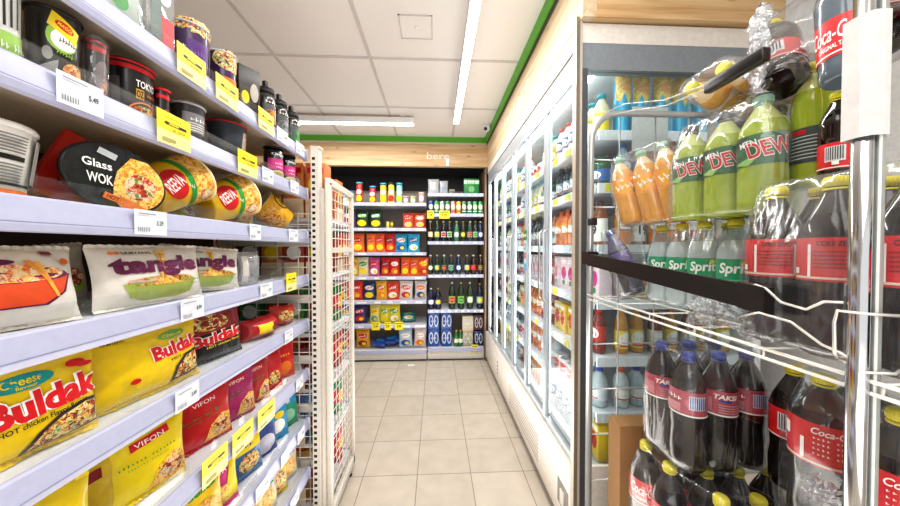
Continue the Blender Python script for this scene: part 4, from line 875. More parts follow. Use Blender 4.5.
# ---- end display goods
END_Z = [.12, .42, .70, .98, 1.27, 1.56]
cols = {5: ['d98048', 'cf6a3a', 'e09a60', 'd98048'], 4: ['b04a34', '7c4a30', 'd08050', 'a84a3a'], 3: ['2a7a34', '348a3e', 'b0403a', '2a7a34'], 2: ['a83a30', '2f7f3a', 'c86a3a', '8a2a22'], 1: ['2a8a50', 'd8c860', 'b06a3a', '4a7ab0'], 0: ['a82a24', '2a7a8c', '6a4a3a', 'c8a04a']}
names = ['bottom', 'second', 'third', 'fourth', 'fifth', 'top']
for zi, z in enumerate(END_Z):
    for j in range(5):
        x = -1.03 + j * .108; h = uni(.18, .23)
        for row, yy in enumerate((1.565, 1.84)):
            if (row == 0) or j >= 2:
                col = cols[zi][j % 4]; 
                if zi == 5: h = .27 if row == 0 else (.25 if j == 4 else .17)
                if zi >= 4 or j % 2: o = carton('food_box', .098, .08, h, P(col, .4, vary=.12), [('r', .0, .0, 1, .35, P('f0d9b8', .4)), ('e', .5, .6, .35, .18, iW if j % 2 else iY), ('r', .1, .82, .9, .92, iR)])
                else: o = can('tall_can', .044, h, P(col, .35, coat=.3), P('d8d8d8', .3), [('r', .1, .3, .9, .7, iW if j % 2 else iR), ('e', .5, .5, .25, .14, iY)])
                # show the print to the mesh side too
                put(o, x - (.02 if row else 0), yy, z + .0005, rotz=0 if row == 0 else 85, label='%s %s, %s from left, %s row, %s shelf of end display rack' % ({'d98048': 'orange', 'cf6a3a': 'dark orange', 'e09a60': 'pale orange', 'b04a34': 'brick red', '7c4a30': 'brown', 'd08050': 'tan', 'a84a3a': 'dull red', '2a7a34': 'green', '348a3e': 'mid green', 'b0403a': 'red', 'a83a30': 'red', '2f7f3a': 'green', 'c86a3a': 'rust', '8a2a22': 'dark red', '2a8a50': 'sea green', 'd8c860': 'yellow', 'b06a3a': 'copper', '4a7ab0': 'blue', 'a82a24': 'red', '2a7a8c': 'teal', '6a4a3a': 'brown', 'c8a04a': 'mustard'}[col], 'carton' if (zi >= 4 or j % 2) else 'canister', ORD[j], 'front' if row == 0 else 'back', names[zi]), cat='food box' if (zi >= 4 or j % 2) else 'canister', group='goods in the end display')
# ================================================================ ROLL CAGE GOODS
COLA = P('1a0d0a', .08, coat=.8, vary=.15, scale=20); AIR = P('3c3634', .12, coat=.6, vary=.1); CLRB = CLEAR('e8f0f0', .10, .05, .16)
MDL = P('a3b436', .12, coat=.6, vary=.08, scale=15); MDA = P('c9d28a', .15, coat=.5); ORL = P('e0a040', .12, coat=.6, vary=.1, scale=15); ORA2 = P('e9c79a', .15, coat=.5)
SPL = P('b9c4c2', .10, coat=.7, vary=.06, scale=12); CAPY = P('e8d93a', .4, vary=.03); CAPB = P('3f4fa0', .4); CAPG = P('a8d4bc', .4); CAPK = P('3a4048', .4)
REDL = P('d8232a', .35, coat=.3, vary=.03); PINKL = P('b8505c', .4, coat=.3, vary=.04); SPG = P('25a06a', .35, coat=.3, vary=.03)
CL = (.42, .66)
cokedec = [('r', .0, .06, 1, .10, iW), ('t', 'Coca-Cola', .5, .62, .62, .42, iW, .0, .3, .01), ('t', 'ORIGINAL TASTE', .5, .26, .4, .12, iW)]
cokeback = [('r', .04, .05, .96, .1, P('e8d8c0', .4)), ('r', .22, .1, .25, .85, iW), ('t', 'COKE ZERO SUGAR', .55, .86, .5, .12, iK), ('r', .62, .1, .64, .85, iW), ('r', .06, .16, .12, .3, iW), ('r', .8, .2, .94, .45, P('b8dcae', .4)), ('r', .85, .24, .88, .42, iK)] + [('r', .28, .3 + k * .09, .6, .33 + k * .09, P('8a1218', .4)) for k in range(5)]
cokebar = [('r', .0, .03, 1, .07, iW), ('r', .3, .28, .62, .86, P('dfe0e2', .4))] + [('r', .32 + k * .035, .34, .335 + k * .035, .84, iK) for k in range(8)] + [('r', .42, .14, .52, .28, iW), ('r', .8, .2, .95, .7, P('dfe0e2', .4))]
cokefront = [('r', .0, .04, 1, .09, P('e8d8c0', .4)), ('r', .05, .5, .16, .8, iW), ('r', .3, .1, .34, .6, iW), ('t', 'Coca-Cola', .6, .84, .4, .16, iW, 0, .3)] + [('t', 'zero calories', .66, .68 - k * .12, .5, .07, iW) for k in range(4)]
takdec = [('r', 0, .0, 1, .06, iW), ('t', 'TAKSI', .62, .78, .4, .2, iW, 0, .2, .03), ('r', .5, .58, .72, .66, iB), ('r', .1, .15, .4, .7, P('c9848a', .4))] + [('r', .5, .14 + k * .1, .95, .18 + k * .1, P('d9a0a4', .4)) for k in range(4)]
takbar = [('r', 0, .0, 1, .06, iW), ('r', .55, .3, .85, .85, P('c9ccd6', .4))] + [('r', .57 + k * .035, .34, .585 + k * .035, .82, iB) for k in range(8)] + [('t', 'COLA', .3, .7, .3, .18, iW, 0, .2), ('r', .12, .15, .42, .5, P('c9848a', .4))]
mddec = [('p', [(.0, .3), (.0, .9), (.5, 1), (1, .7), (1, .1), (.5, .0)], P('2f6b42', .35, coat=.3)), ('p', [(.05, .1), (.45, .35), (.3, .0)], P('9ac870', .4)), ('p', [(.55, 1), (.95, .95), (.98, .6)], P('8a9690', .4)), ('p', [(0, .6), (.3, .95), (.1, 1)], P('20382c', .4)), ('t', 'DEW', .55, .52, .62, .56, iW, .22, .25, .05), ('t', 'DEW', .55, .52, .6, .5, iR, .22, .25, .02), ('t', 'MTN', .28, .72, .26, .2, iW, .22, .25)]
mdback = [('r', 0, 0, 1, 1, P('4a5450', .4)), ('r', .08, .82, .4, .94, iR)] + [('r', .1, .12 + k * .1, .85, .15 + k * .1, P('c9cfc9', .4)) for k in range(7)] + [('r', .55, .15, .65, .4, iK), ('r', .7, .15, .8, .4, iK)]
spdec = [('t', 'Sprite', .5, .56, .62, .58, iW, .06, .25, .03), ('e', .62, .84, .05, .1, iY), ('r', .2, .1, .7, .13, P('8ad4b0', .4)), ('r', .0, .0, 1, .02, iW)]
ordec = [('e', .4, .5, .24, .4, P('f4b23a', .4)), ('t', 'Fanta', .5, .55, .6, .4, iW, .2, .2, .03), ('p', [(.6, .1), (.95, .3), (.9, .8), (.7, .6)], iG)]
def mk(name, *a, **k): return Kind(lambda: bottle(name, *a, **k))
KB = dict(
    coke=mk('cola_bottle', .305, .0435, 'ribbed', COLA, CAPY, REDL, cokeback, lz=CL, fill=.80, clearm=AIR, waist=.07),
    cokeb=mk('cola_bottle', .305, .0435, 'ribbed', COLA, CAPY, REDL, cokebar, lz=CL, fill=.80, clearm=AIR, waist=.07),
    cokef=mk('cola_bottle', .345, .048, 'ribbed', COLA, CAPY, REDL, cokefront, lz=(.50, .74), fill=.80, clearm=AIR, waist=.05, shoulder=.74),
    cokel=mk('cola_bottle', .305, .0435, 'ribbed', COLA, CAPY, REDL, cokedec, lz=CL, fill=.80, clearm=AIR, waist=.07),
    cokes=mk('cola_bottle', .235, .036, 'ribbed', COLA, CAPY, REDL, cokebar, lz=(.12, .42), fill=.8, clearm=AIR),
    tak=mk('cola_bottle', .312, .0415, 'ribbed', COLA, CAPB, PINKL, takdec, lz=(.49, .70), fill=.72, clearm=AIR, waist=.06, shoulder=.68),
    takb=mk('cola_bottle', .312, .0415, 'ribbed', COLA, CAPB, PINKL, takbar, lz=(.49, .70), fill=.72, clearm=AIR, waist=.06, shoulder=.68),
    md=mk('lime_soda_bottle', .262, .0425, 'ribbed', MDL, CAPK, P('2f6b42', .35, coat=.3), mddec, lz=(.40, .66), fill=.78, clearm=MDA, shoulder=.66, capr=.0165),
    mdg=mk('lime_soda_bottle', .262, .0425, 'ribbed', MDL, CAPG, P('2f6b42', .35, coat=.3), mddec, lz=(.40, .66), fill=.78, clearm=MDA, shoulder=.66, capr=.0165),
    cokelow=mk('cola_bottle', .305, .0435, 'ribbed', COLA, CAPY, REDL, cokebar, lz=(.15, .41), fill=.80, clearm=AIR, waist=.0),
    cokec=mk('cola_bottle', .24, .033, 'ribbed', P('5f6b74', .15, coat=.6), CAPY, REDL, cokedec, lz=(.16, .46), fill=.8, clearm=AIR),
    mdb=mk('lime_soda_bottle', .262, .034, 'ribbed', MDL, CAPY, P('3c4844', .35, coat=.3), mdback, lz=(.20, .48), fill=.78, clearm=MDA, shoulder=.66),
    sp=mk('lemon_soda_bottle', .258, .0400, 'ribbed', SPL, CAPY, SPG, spdec, lz=(.36, .60), fill=.80, clearm=CLRB, shoulder=.62, capr=.0165),
    org=mk('orange_soda_bottle', .262, .043, 'ribbed', ORL, CAPG, P('eda044', .35, coat=.3), ordec, lz=(.40, .66), fill=.78, clearm=ORA2),
    orl=mk('orange_soda_bottle', .255, .0395, 'ribbed', ORL, CAPY, P('f0e6da', .35, coat=.3), ordec, lz=(.40, .66), fill=.78, clearm=ORA2))
def face(x, y, extra=0): return -math.atan2(x, y) + R(extra)   # label side turned to the aisle mouth
def stand(k, x, y, z, label, cat='soda bottle', group=None, extra=0, dirv=None):
    if dirv is None: rot = (0, 0, face(x, y, extra))
    else:
        q = Vector((0, 0, 1)).rotation_difference(Vector(dirv).normalized()).to_matrix() @ Matrix.Rotation(face(x, y, extra), 3, 'Z'); rot = tuple(q.to_euler())
    return KB[k].put((x, y, z), rot, label, cat, group)
ZT = 1.2262
# upper shelf: zero cola next to the chrome post
for i, (y, l) in enumerate(((.572, 'large red-labelled cola bottle left of the chrome post on the upper shelf'), (.482, 'large cola bottle directly behind the chrome post on the upper shelf'), (.392, 'cola bottle with red label right of the chrome post on the upper shelf'), (.30, 'cola bottle nearest the picture edge on the upper shelf'))):
    stand('coke', .682, y, ZT, l, group='upper shelf cola bottles', extra=10)
for i, (y, l) in enumerate(((.572, 'second-row cola bottle behind the large left one on the upper shelf'), (.482, 'second-row cola bottle hidden mostly by the chrome post on the upper shelf'), (.392, 'second-row cola bottle right of the chrome post on the upper shelf'))):
    stand('coke', .774, y, ZT, l, group='upper shelf cola bottles', extra=40)
for i, y in enumerate((.765, .848, .931, 1.014)):
    stand('sp', .80 if i == 0 else .79, y, ZT, ['clear lemon soda bottle lettered Sprite in full beside the cola', 'second clear Sprite bottle from the cola', 'third clear Sprite bottle from the cola', 'fourth clear Sprite bottle, farthest from the cola'][i], group='green labelled lemon soda bottles', extra=4)
for i, y in enumerate((.70, .785, .87, .955)):
    stand('sp', .885, y, ZT, 'Sprite bottle in the rear row, %s from the cola' % ORD[i], group='green labelled lemon soda bottles', extra=20)
# second tier: lime soda
ZM = ZT + .2625
for i, (x, y, l) in enumerate(((.742, .652, 'green lime soda bottle with pale green cap lettered DEW, nearest of three'), (.742, .740, 'green lime soda bottle lettered DEW, middle of the three in front'), (.728, .828, 'green lime soda bottle lettered DEW, farthest, beside the orange bottles'))):
    stand('mdg' if i == 0 else 'md', x, y, ZM, l, group='lime soda bottles', extra=6 - 4 * i)
stand('mdb', .802, .605, 1.536, 'lime soda bottle showing its grey printed back label near the post', group='lime soda bottles')
for i, (y, l) in enumerate(((.70, 'rear lime soda bottle behind the nearest DEW bottle'), (.79, 'rear lime soda bottle behind the middle DEW bottle'))):
    stand('md', .832, y, ZM, l, group='lime soda bottles')
SM = stand('cokes', .748, .528, 1.536, 'small cola bottle with barcode label standing between the lime soda and the post')
for i, (x, y, l) in enumerate(((.775, .91, 'orange soda bottle leaning beside the DEW bottles'), (.765, 1.0, 'middle leaning orange soda bottle in the film pack'), (.74, 1.09, 'farthest leaning orange soda bottle in the film pack'))):
    stand('org', x, y, ZM + .010, l, group='leaning orange soda bottles', dirv=(-.12, .20, 1), extra=10)
SM.scale = (.68, .68, .68)
# lying orange drinks and tilted colas on top
stand('orl', .925, .805, 1.802, 'orange drink bottle lying on the lime soda, farther one with yellow cap', dirv=(-1, -.12, .14), extra=20)
stand('orl', .945, .712, 1.806, 'orange drink bottle lying on the lime soda, nearer one with yellow cap', dirv=(-1, -.03, .16), extra=20)
stand('cokelow', .752, .625, 1.765, 'tilted cola bottle with barcode label, left one on top of the stack', dirv=(.42, .42, .72), extra=-10)
stand('cokelow', .815, .520, 1.79, 'tilted cola bottle, middle one on top of the stack', dirv=(.45, .42, .72), extra=-10)
stand('cokec', .715, .493, 1.70, 'upright cola bottle with white script, beside the chrome post at the top', dirv=(.10, .14, 1), extra=-22)
stand('cokel', .775, .405, 1.66, 'cola bottle at the top right of the chrome post', dirv=(.05, .1, 1), extra=-10)
# dark bottle slumped at the far end
KP = Kind(lambda: bottle('juice_bottle', .24, .036, 'ribbed', P('241a30', .12, coat=.6, vary=.25, scale=20), P('3c5a9c', .4), P('6a5a90', .35), [('e', .5, .5, .3, .4, iW)], lz=(.42, .66), fill=.7, clearm=P('5a5670', .2, coat=.4)))
KP.put((.725, 1.055, 1.245), tuple(Vector((-.28, .22, .93)).normalized().to_track_quat('Z', 'Y').to_euler()), 'purple drink bottle with blue cap slumped against the far cage frame', 'soda bottle')
# lower tier: cola with pink labels
ZL = .812
g = [(.690, .785), (.776, .785), (.862, .790), (.690, .882), (.776, .882), (.862, .886)]
ls = ['pink-labelled cola bottle, front left of the lower stack', 'pink-labelled cola bottle, front middle of the lower stack', 'pink-labelled cola bottle lettered TAKSI, front right of the lower stack', 'pink-labelled cola bottle, rear left of the lower stack', 'pink-labelled cola bottle, rear middle of the lower stack', 'pink-labelled cola bottle, rear right of the lower stack']
for i, ((x, y), l) in enumerate(zip(g, ls)): stand('takb' if i in (0, 4, 2) else 'tak', x, y, ZL, l, group='pink labelled cola bottles', extra=-6 + 8 * (i % 3))
stand('cokeb', .890, .700, ZL + .002, 'red-labelled cola bottle with barcode beside the pink-labelled colas')
stand('cokef', .782, .565, ZL, 'big cola bottle with red text label left of the chrome post, lower stack')
stand('cokef', .735, .435, ZL, 'big cola bottle right of the chrome post, lower stack'); stand('cokef', .90, .585, ZL, 'big cola bottle in the rear behind the red text label one, lower stack')
ZB = .495
g = [(.661, .81), (.750, .79), (.840, .79), (.930, .79), (.66, .905), (.76, .88), (.85, .88), (.70, .695), (.79, .690), (.88, .685), (.71, .585), (.80, .585), (.72, .47), (.81, .47)]
for i, (x, y) in enumerate(g):
    stand('cokel', x, y, ZB, 'cola bottle with yellow cap in the bottom stack, %s' % ['front left by the cage frame', 'second of the front row', 'third of the front row', 'fourth of the front row', 'rear left', 'rear middle', 'rear right', 'left one stepped forward', 'middle one stepped forward', 'right one stepped forward', 'near left', 'near right', 'at the post', 'beyond the post'][i], group='bottom stack cola bottles')
# cardboard
e = empty('cardboard_box', (.87, 1.13, .14)); b = MB(); KR = P('a07a50', .7, vary=.05, scale=8); b.box((-.18, -.045, 0), (.18, .03, .60), KR, ch=.002); b.build('box_side', e)
b = MB(); b.box((-.10, -.050, .0), (.18, -.0455, .60), P('92693f', .7, vary=.05, scale=8)); b.build('box_flap', e); tag(e, 'tall brown cardboard box standing inside the cage at its far end', 'box')

# ---------------- films
def wrap(items, label, seed=1, amp=.003, gap=.007, mat=None, sub=.022, low=0.0):
    """items: (x,y,z,H,r,dir)"""
    bm = bmesh.new()
    for it in items:
        x, y, z, H, r = it[:5]; dv = Vector(it[5]).normalized() if len(it) > 5 else Vector((0, 0, 1))
        q = dv.to_track_quat('Z', 'Y').to_matrix(); base = Vector((x, y, z))
        for t, rr in ((low + .006 / H, r + gap), (.3, r + gap), (.62, r + gap), (.8, r * .72 + gap), (.93, .02 + gap), (1.012, .016 + gap)):
            for k in range(12):
                a = 2 * PI * k / 12; bm.verts.new(base + q @ Vector((rr * cos(a), rr * sin(a), t * H)))
    r_ = bmesh.ops.convex_hull(bm, input=list(bm.verts))
    kill = [g_ for g_ in r_['geom_interior'] if isinstance(g_, bmesh.types.BMVert)] + [g_ for g_ in r_['geom_unused'] if isinstance(g_, bmesh.types.BMVert)]
    bmesh.ops.delete(bm, geom=list(set(kill)), context='VERTS')
    for _ in range(4):
        lg = [e_ for e_ in bm.edges if e_.calc_length() > sub * 1.6]
        if not lg: break
        bmesh.ops.subdivide_edges(bm, edges=lg, cuts=1); bmesh.ops.triangulate(bm, faces=list(bm.faces))
    bm.normal_update()
    for v in bm.verts:
        p = v.co; n1 = noise.noise(Vector((p.x * 22, p.y * 22, p.z * 7 + seed))); n2 = noise.noise(Vector((p.x * 60, p.y * 60, p.z * 18 + seed)))
        v.co = p + v.normal * (amp * .9 * n1 + amp * .5 * n2 + amp * .5)
    me = bpy.data.meshes.new('shrink_film'); bm.to_mesh(me); bm.free(); me.polygons.foreach_set('use_smooth', [True] * len(me.polygons)); me.materials.append(mat or WRAP); 
    o = bpy.data.objects.new('shrink_film', me); COL.objects.link(o); return tag(o, label, 'shrink film')
WRAP = CLEAR('fafcfd', .06, .14, .03, bump=.6, scale=10, stretch=(1, 1, .3), fk=.34)
WRAPS = CLEAR('fafcfd', .045, .14, .012, bump=.5, scale=10, stretch=(1, 1, .3), fk=.25)
wrap([(.682, y, ZT, .305, .0435) for y in (.572, .482, .392)] + [(.774, y, ZT, .305, .0435) for y in (.572, .482, .392)], 'clear shrink film around the cola bottles by the chrome post, upper shelf', 1)
wrap([(.795, y, ZT, .258, .04) for y in (.765, .848, .931, 1.014)] + [(.885, .70, ZT, .258, .04), (.885, .955, ZT, .258, .04)], 'clear shrink film around the Sprite bottles', 2, mat=WRAPS)
wrap([(.742, .652, ZM, .262, .0425), (.742, .74, ZM, .262, .0425), (.728, .828, ZM, .262, .0425), (.832, .70, ZM, .262, .0425), (.832, .79, ZM, .262, .0425)], 'clear shrink film around the lime soda bottles', 3)
wrap([(x, y, ZM + .01, .262, .043, (-.12, .2, 1)) for x, y in ((.775, .91), (.765, 1.0), (.74, 1.09))], 'clear shrink film around the leaning orange soda bottles', 4)
wrap([(.752, .625, 1.765, .305, .0435, (.42, .42, .72)), (.815, .520, 1.79, .305, .0435, (.45, .42, .72))], 'torn clear film around the two tilted cola bottles on top', 5, amp=.01)
wrap([(.925, .805, 1.802, .255, .0395, (-1, -.12, .14)), (.945, .712, 1.806, .255, .0395, (-1, -.03, .16))], 'clear film around the lying orange drink bottles', 6, amp=.006)
wrap([(x, y, ZL, .312, .0415) for x, y in ((.692, .785), (.776, .785), (.858, .792), (.692, .88), (.776, .88), (.86, .884))], 'clear shrink film around the pink-labelled colas of the lower stack', 7, mat=WRAPS)
wrap([(.782, .565, ZL, .345, .052), (.735, .435, ZL, .345, .052)], 'clear shrink film around the big colas of the lower stack', 8, amp=.002, mat=CLEAR('fafcfd', .03, .14, .01, bump=.15, scale=6, stretch=(1, 1, .3), fk=.25))
wrap([(x, y, ZB, .305, .0435) for x, y in ((.655, .80), (.742, .775), (.70, .70), (.79, .685), (.66, .895))], 'clear shrink film around the left part of the bottom stack', 9, mat=WRAPS)
wrap([(.725, 1.055, 1.245, .24, .045, (-.28, .22, .93)), (.74, 1.10, 1.24, .22, .03)], 'loose clear plastic bag around the slumped purple bottle', 10, amp=.012)
# crumpled loose film tail hanging over the shelf edge and at the top
def crumple(cx, cy, cz, sx, sz, seed, label, ang):
    b = MB()
    def F(u, v):
        x = (u - .5) * sx; z = (v - .5) * sz; n = noise.noise(Vector((u * 6, v * 5, seed))) * .03 + noise.noise(Vector((u * 15, v * 12, seed))) * .014
        p = Vector((x * (1 - .4 * v), n, z + .02 * noise.noise(Vector((u * 4, 3, seed))))); return Matrix.Rotation(ang, 3, 'Z') @ p + Vector((cx, cy, cz))
    b.sheet(F, 30, 24, CLEAR('f4f6f8', .25, .15, .15, bump=1.0, scale=40, stretch=(1, 1, 1))); o = b.build('crumpled_film'); return tag(o, label, 'plastic film')
crumple(.632, .64, 1.275, .17, .09, 3, 'crumpled clear film tail below the black bar beside the cola', R(90))
crumple(.70, .625, 1.84, .035, .17, 5, 'ragged upright edge of torn film beside the tilted colas', R(50))
crumple(.662, .475, .985, .07, .05, 8, 'crumpled pale film in front of the big cola, lower stack', R(70))
# ================================================================ BACK WALL GOODS
def bx_(px): return (px - 436) / 300 * 3.80
def mbag(col, dec, seed, w_=.15, h_=.2): return lambda: bag_parts('snack_bag', w_, h_, .07, P(col, .32, coat=.45, bump=.35, scale=30), dec, seed=seed, seals=True, nu=12, nv=12, wrk=.005)
def chipdec(c1, c2, txt, tc=None): return [('e', .5, .25, .34, .18, c1), ('e', .5, .68, .36, .13, c2), ('t', txt, .5, .68, .56, .13, tc or iW, .12, .1, .05), ('e', .6, .22, .16, .1, iY)]
BY = 3.84; RM = {'beer can': .0335, 'beer bottle': .033, 'multipack': .0565}
rowname_l = ['top snack shelf', 'second snack shelf', 'third snack shelf', 'fourth snack shelf', 'fifth snack shelf', 'sixth snack shelf', 'bottom snack shelf']
LZ = LEFT_Z + [.141]
def bk(root, px, z, label, cat, y=BY, rot=0, ty=0):
    root.location = (min(bx_(px), .5985 - RM.get(cat, 0)), y, z + .0008 + abs(math.sin(R(ty))) * .09); root.rotation_euler = (0, R(ty), R(rot)); return tag(root, label, cat)
# row 1: canisters and small cups
def pring(col, lid, sc=1.0): return can('chips_canister', .039, .25 * sc, P(col, .35, coat=.3), P(lid, .4), [('e', .5, .6, .3, .12, iW), ('t', 'CHIPS', .5, .6, .36, .07, iR), ('e', .5, .28, .34, .16, iY if col[0] != 'e' else iR)], cap=.02)
bk(bag_parts('snack_bag', .15, .17, .07, P('2a72c8', .3, coat=.4, bump=.3), chipdec(iW, P('6ab4e8', .4), 'CHIPS'), seed=70), 348, LZ[0], 'blue snack bag left of the canisters on the top snack shelf', 'snack bag')
for k, (px, col, lid, sc, l) in enumerate(((360, 'd8242a', '3aa9b0', 1.0, 'tall red chips canister with teal lid'), (373, 'd02838', '3a9fc0', .82, 'short red chips canister with blue lid standing alone'), (383.5, 'f0c622', '3aa0b8', .97, 'yellow chips canister with teal lid'), (391.5, 'e8c83a', '2a2a2c', 1.0, 'yellow and black chips canister with dark lid'), (399.5, '7cc8c0', '3aa9b8', .98, 'pale teal chips canister at the right of the group'))):
    bk(pring(col, lid, sc), px, LZ[0], l, 'chips canister')
for px, col, l in ((406, 'd8838a', 'small pink snack cup on the top snack shelf'), (413, '9cc06a', 'small light green snack cup on the top snack shelf'), (421.5, 'd8a8a0', 'pink and cream snack cup at the right end of the top snack shelf')):
    w = cup('snack_cup', .03, .037, .10 if px < 420 else .15, P(col, .4), P('f0eee8', .4), [('e', .5, .5, .3, .25, iW), ('t', 'SNACK', .5, .5, .4, .12, iR)], n=16); bk(w, px, LZ[0], l, 'snack cup')
rows = [
 (1, [(350, '6a2a6a', iMg, iW, 'NUTS'), (362.5, '17301c', iY, P('3aa03a', .4), 'CHIO'), (376.5, '14281a', iY, P('2f9a3a', .4), 'CHIO'), (408.5, 'c8502a', P('e8c9a0', .4), iR, 'MIX'), (420, 'c2482c', P('e8c9a0', .4), P('d8b8a0', .4), 'MIX')]),
 (2, [(345, 'e0582a', iY, iR, 'STAR'), (359, 'e86a2a', iY, P('c82a20', .4), 'STAR'), (371.5, 'f07a2c', iY, P('d83020', .4), 'STAR'), (380.5, 'e8602c', iY, iR, 'STAR'), (390.5, 'c81e22', iO, iDR, 'TACO'), (401, '2a9ac0', iB, iW, 'LAYS'), (413.5, '38acd0', iW, iB, 'LAYS')]),
 (3, [(345, 'd8842a', iY, iR, 'PUFI'), (354, 'e0b83a', iW, iR, 'PUFI'), (364, 'e8dcc0', iY, iG, 'PUFI'), (374.5, 'c8508a', iW, iR, 'PUFI'), (385, 'c82028', iO, iDR, 'PUFI'), (394.5, 'cc2a24', iO, iW, 'PUFI'), (405, 'e86a24', iY, iR, 'GUST'), (414, 'e8702a', iY, iR, 'GUST'), (423, 'e0582a', iR, iY, 'GUST')]),
 (4, [(343, 'd02a20', iY, iR, 'CHIO'), (356.5, 'd8301e', iO, iR, 'CHIO'), (369.5, '1c3c6a', iY, iW, 'LAYS'), (382, 'e8b428', iO, iR, 'LAYS'), (393, 'd84a34', iW, iR, 'LAYS'), (405.5, 'e2dcd4', iR, iR, 'LAYS'), (420.5, 'd8d0d0', iB, iO, 'SALT')]),
 (5, [(346, '7a3aa0', iW, iY, 'CHIO'), (360.5, '1e2c6a', iR, iR, 'CHIO'), (374.5, 'e0d078', P('3aa0a0', .4), iY, 'LAYS'), (384.5, 'd8cc34', iY, iG, 'LAYS'), (394.5, 'dcc82a', iW, iG, 'LAYS')]),
 (6, [(345, 'c03a20', iY, iR, 'CHIO'), (363, 'e0a422', iDR, iR, 'BAKE'), (405.5, 'b9cfe0', iB, iW, 'TOAST'), (419.5, 'e0d4cc', iO, iW, 'TOAST')])]
cname = {'6a2a6a': 'purple', '17301c': 'black and green', '14281a': 'dark green', 'c8502a': 'rust orange', 'c2482c': 'red-brown', 'e0582a': 'orange-red', 'e86a2a': 'bright orange', 'f07a2c': 'light orange', 'e8602c': 'deep orange', 'c81e22': 'red', '2a9ac0': 'blue', '38acd0': 'light blue', 'd8842a': 'amber', 'e0b83a': 'yellow', 'e8dcc0': 'cream', 'c8508a': 'pink', 'c82028': 'crimson', 'cc2a24': 'scarlet', 'e86a24': 'orange', 'e8702a': 'mid orange', 'd02a20': 'red', 'd8301e': 'fiery red', '1c3c6a': 'navy blue', 'e8b428': 'golden yellow', 'd84a34': 'red and white', 'e2dcd4': 'white and red', 'd8d0d0': 'white, blue and orange', '7a3aa0': 'purple', '1e2c6a': 'navy and red', 'e0d078': 'pale yellow', 'd8cc34': 'lime yellow', 'dcc82a': 'yellow', 'c03a20': 'brick red', 'e0a422': 'yellow and brown', 'b9cfe0': 'pale blue', 'e0d4cc': 'cream and orange'}
sd = 100
for ri, L_ in rows:
    for j, (px, col, c1, c2, txt) in enumerate(L_):
        sd += 1; nx = L_[j + 1][0] - px if j + 1 < len(L_) else 12; w_ = min(.175, max(.115, .0127 * min(nx, 13.5)))
        h_ = .235 if ri != 1 else (.24 if j < 3 else .2)
        bk(mbag(col, chipdec(c1, c2, txt, iR if c2 in (iW, iY) else iW), sd, w_, h_)(), px, LZ[ri], '%s snack bag, %s from the left on the %s' % (cname[col], ORD[j], rowname_l[ri]), 'snack bag', ty=uni(-3, 3), y=BY + uni(-.01, .01))
# small packets, lying bags
for k, px in enumerate((388, 392)):
    bk(carton('nut_packet', .035, .03, .09, P(['b8c06a', '8a6a3a'][k], .4), [('r', .1, .5, .9, .8, iY)]), px, LZ[1], ['small olive', 'small brown'][k] + ' nut packet on the second snack shelf', 'packet')
o = bag_parts('snack_bag', .19, .17, .06, P('2f8f9c', .3, coat=.4, bump=.4), chipdec(iW, iG, 'LAYS'), seed=140); o.location = (bx_(408) - .0, 3.86, LZ[5] + .02); o.rotation_euler = (R(-60), 0, R(8)); tag(o, 'teal snack bag slumped at the right of the yellow ones, sixth snack shelf', 'snack bag')
for k, (px, c_) in enumerate(((378, '2c4fa8'), (389, '24479c'), (395, '3358b4'))):
    o = bag_parts('snack_bag', .18, .16, .07, P(c_, .3, coat=.45, bump=.5), [('e', .5, .5, .3, .15, CYAN)], seed=150 + k, wrk=.009); o.location = (bx_(px), 3.80 + .03 * k, LZ[6] + .035 + .01 * k); o.rotation_euler = (R(-72), R(8 - 8 * k), R(-12 + 14 * k)); tag(o, ['left', 'middle', 'right'][k] + ' blue snack bag lying in the heap on the bottom snack shelf', 'snack bag', 'blue bags lying on the bottom snack shelf')

# right bay: beer
RZ = RIGHT_Z + [.164]
GRNG = P('16301c', .1, coat=.7, vary=.1); BRNG = P('24130c', .1, coat=.7, vary=.1)
def beer(col, lab, cap, H=.25, r=.031, txt='BEER', tc=None, kind='wine'):
    return bottle('beer_bottle', H, r, 'plain', P(col, .1, coat=.7, vary=.1), P(cap, .35, metal=.2), P(lab, .4), [('e', .5, .5, .3, .4, tc or iW), ('t', txt, .5, .5, .4, .2, iK if (tc is None) else iW)], lz=(.22, .48), shoulder=.55, capr=.0145, neck=.0125, n=16, caph=.012)
# R0: wrapped goods and carton
o = bag_parts('wrapped_pack', .14, .20, .10, CLEAR('e8ecf0', .3, .1, .55, bump=.6, scale=20), [('e', .4, .5, .2, .2, iW)], seed=160, wrk=.01); bk(o, 433.5, RZ[0], 'white plastic-wrapped pack at the left end of the top beer shelf', 'pack')
o = bag_parts('wrapped_pack', .11, .18, .09, CLEAR('dfe6ee', .3, .1, .5, bump=.6, scale=20), [('r', .3, .3, .7, .6, P('8aa0c0', .4))], seed=161, wrk=.01); bk(o, 443.8, RZ[0], 'bluish plastic-wrapped pack, second on the top beer shelf', 'pack')
bk(carton('small_box', .07, .05, .07, P('8a8a70', .5), [('r', .1, .3, .9, .7, P('6a7a5a', .5))]), 452, RZ[0], 'low grey-green box on the top beer shelf', 'box')
bk(carton('beer_multipack', .19, .10, .20, P('2c8a48', .4), [('r', 0, .62, 1, .9, P('dfe8dc', .4)), ('r', 0, .62, 1, .68, iG), ('e', .5, .35, .2, .2, P('7cc47c', .4)), ('t', 'BERE', .5, .76, .6, .14, iG)] + [('r', k / 4 + .24, 0, k / 4 + .25, 1, P('1c6a34', .4)) for k in range(3)]), 471.5, RZ[0], 'green and white carton of beer on the top beer shelf', 'carton')
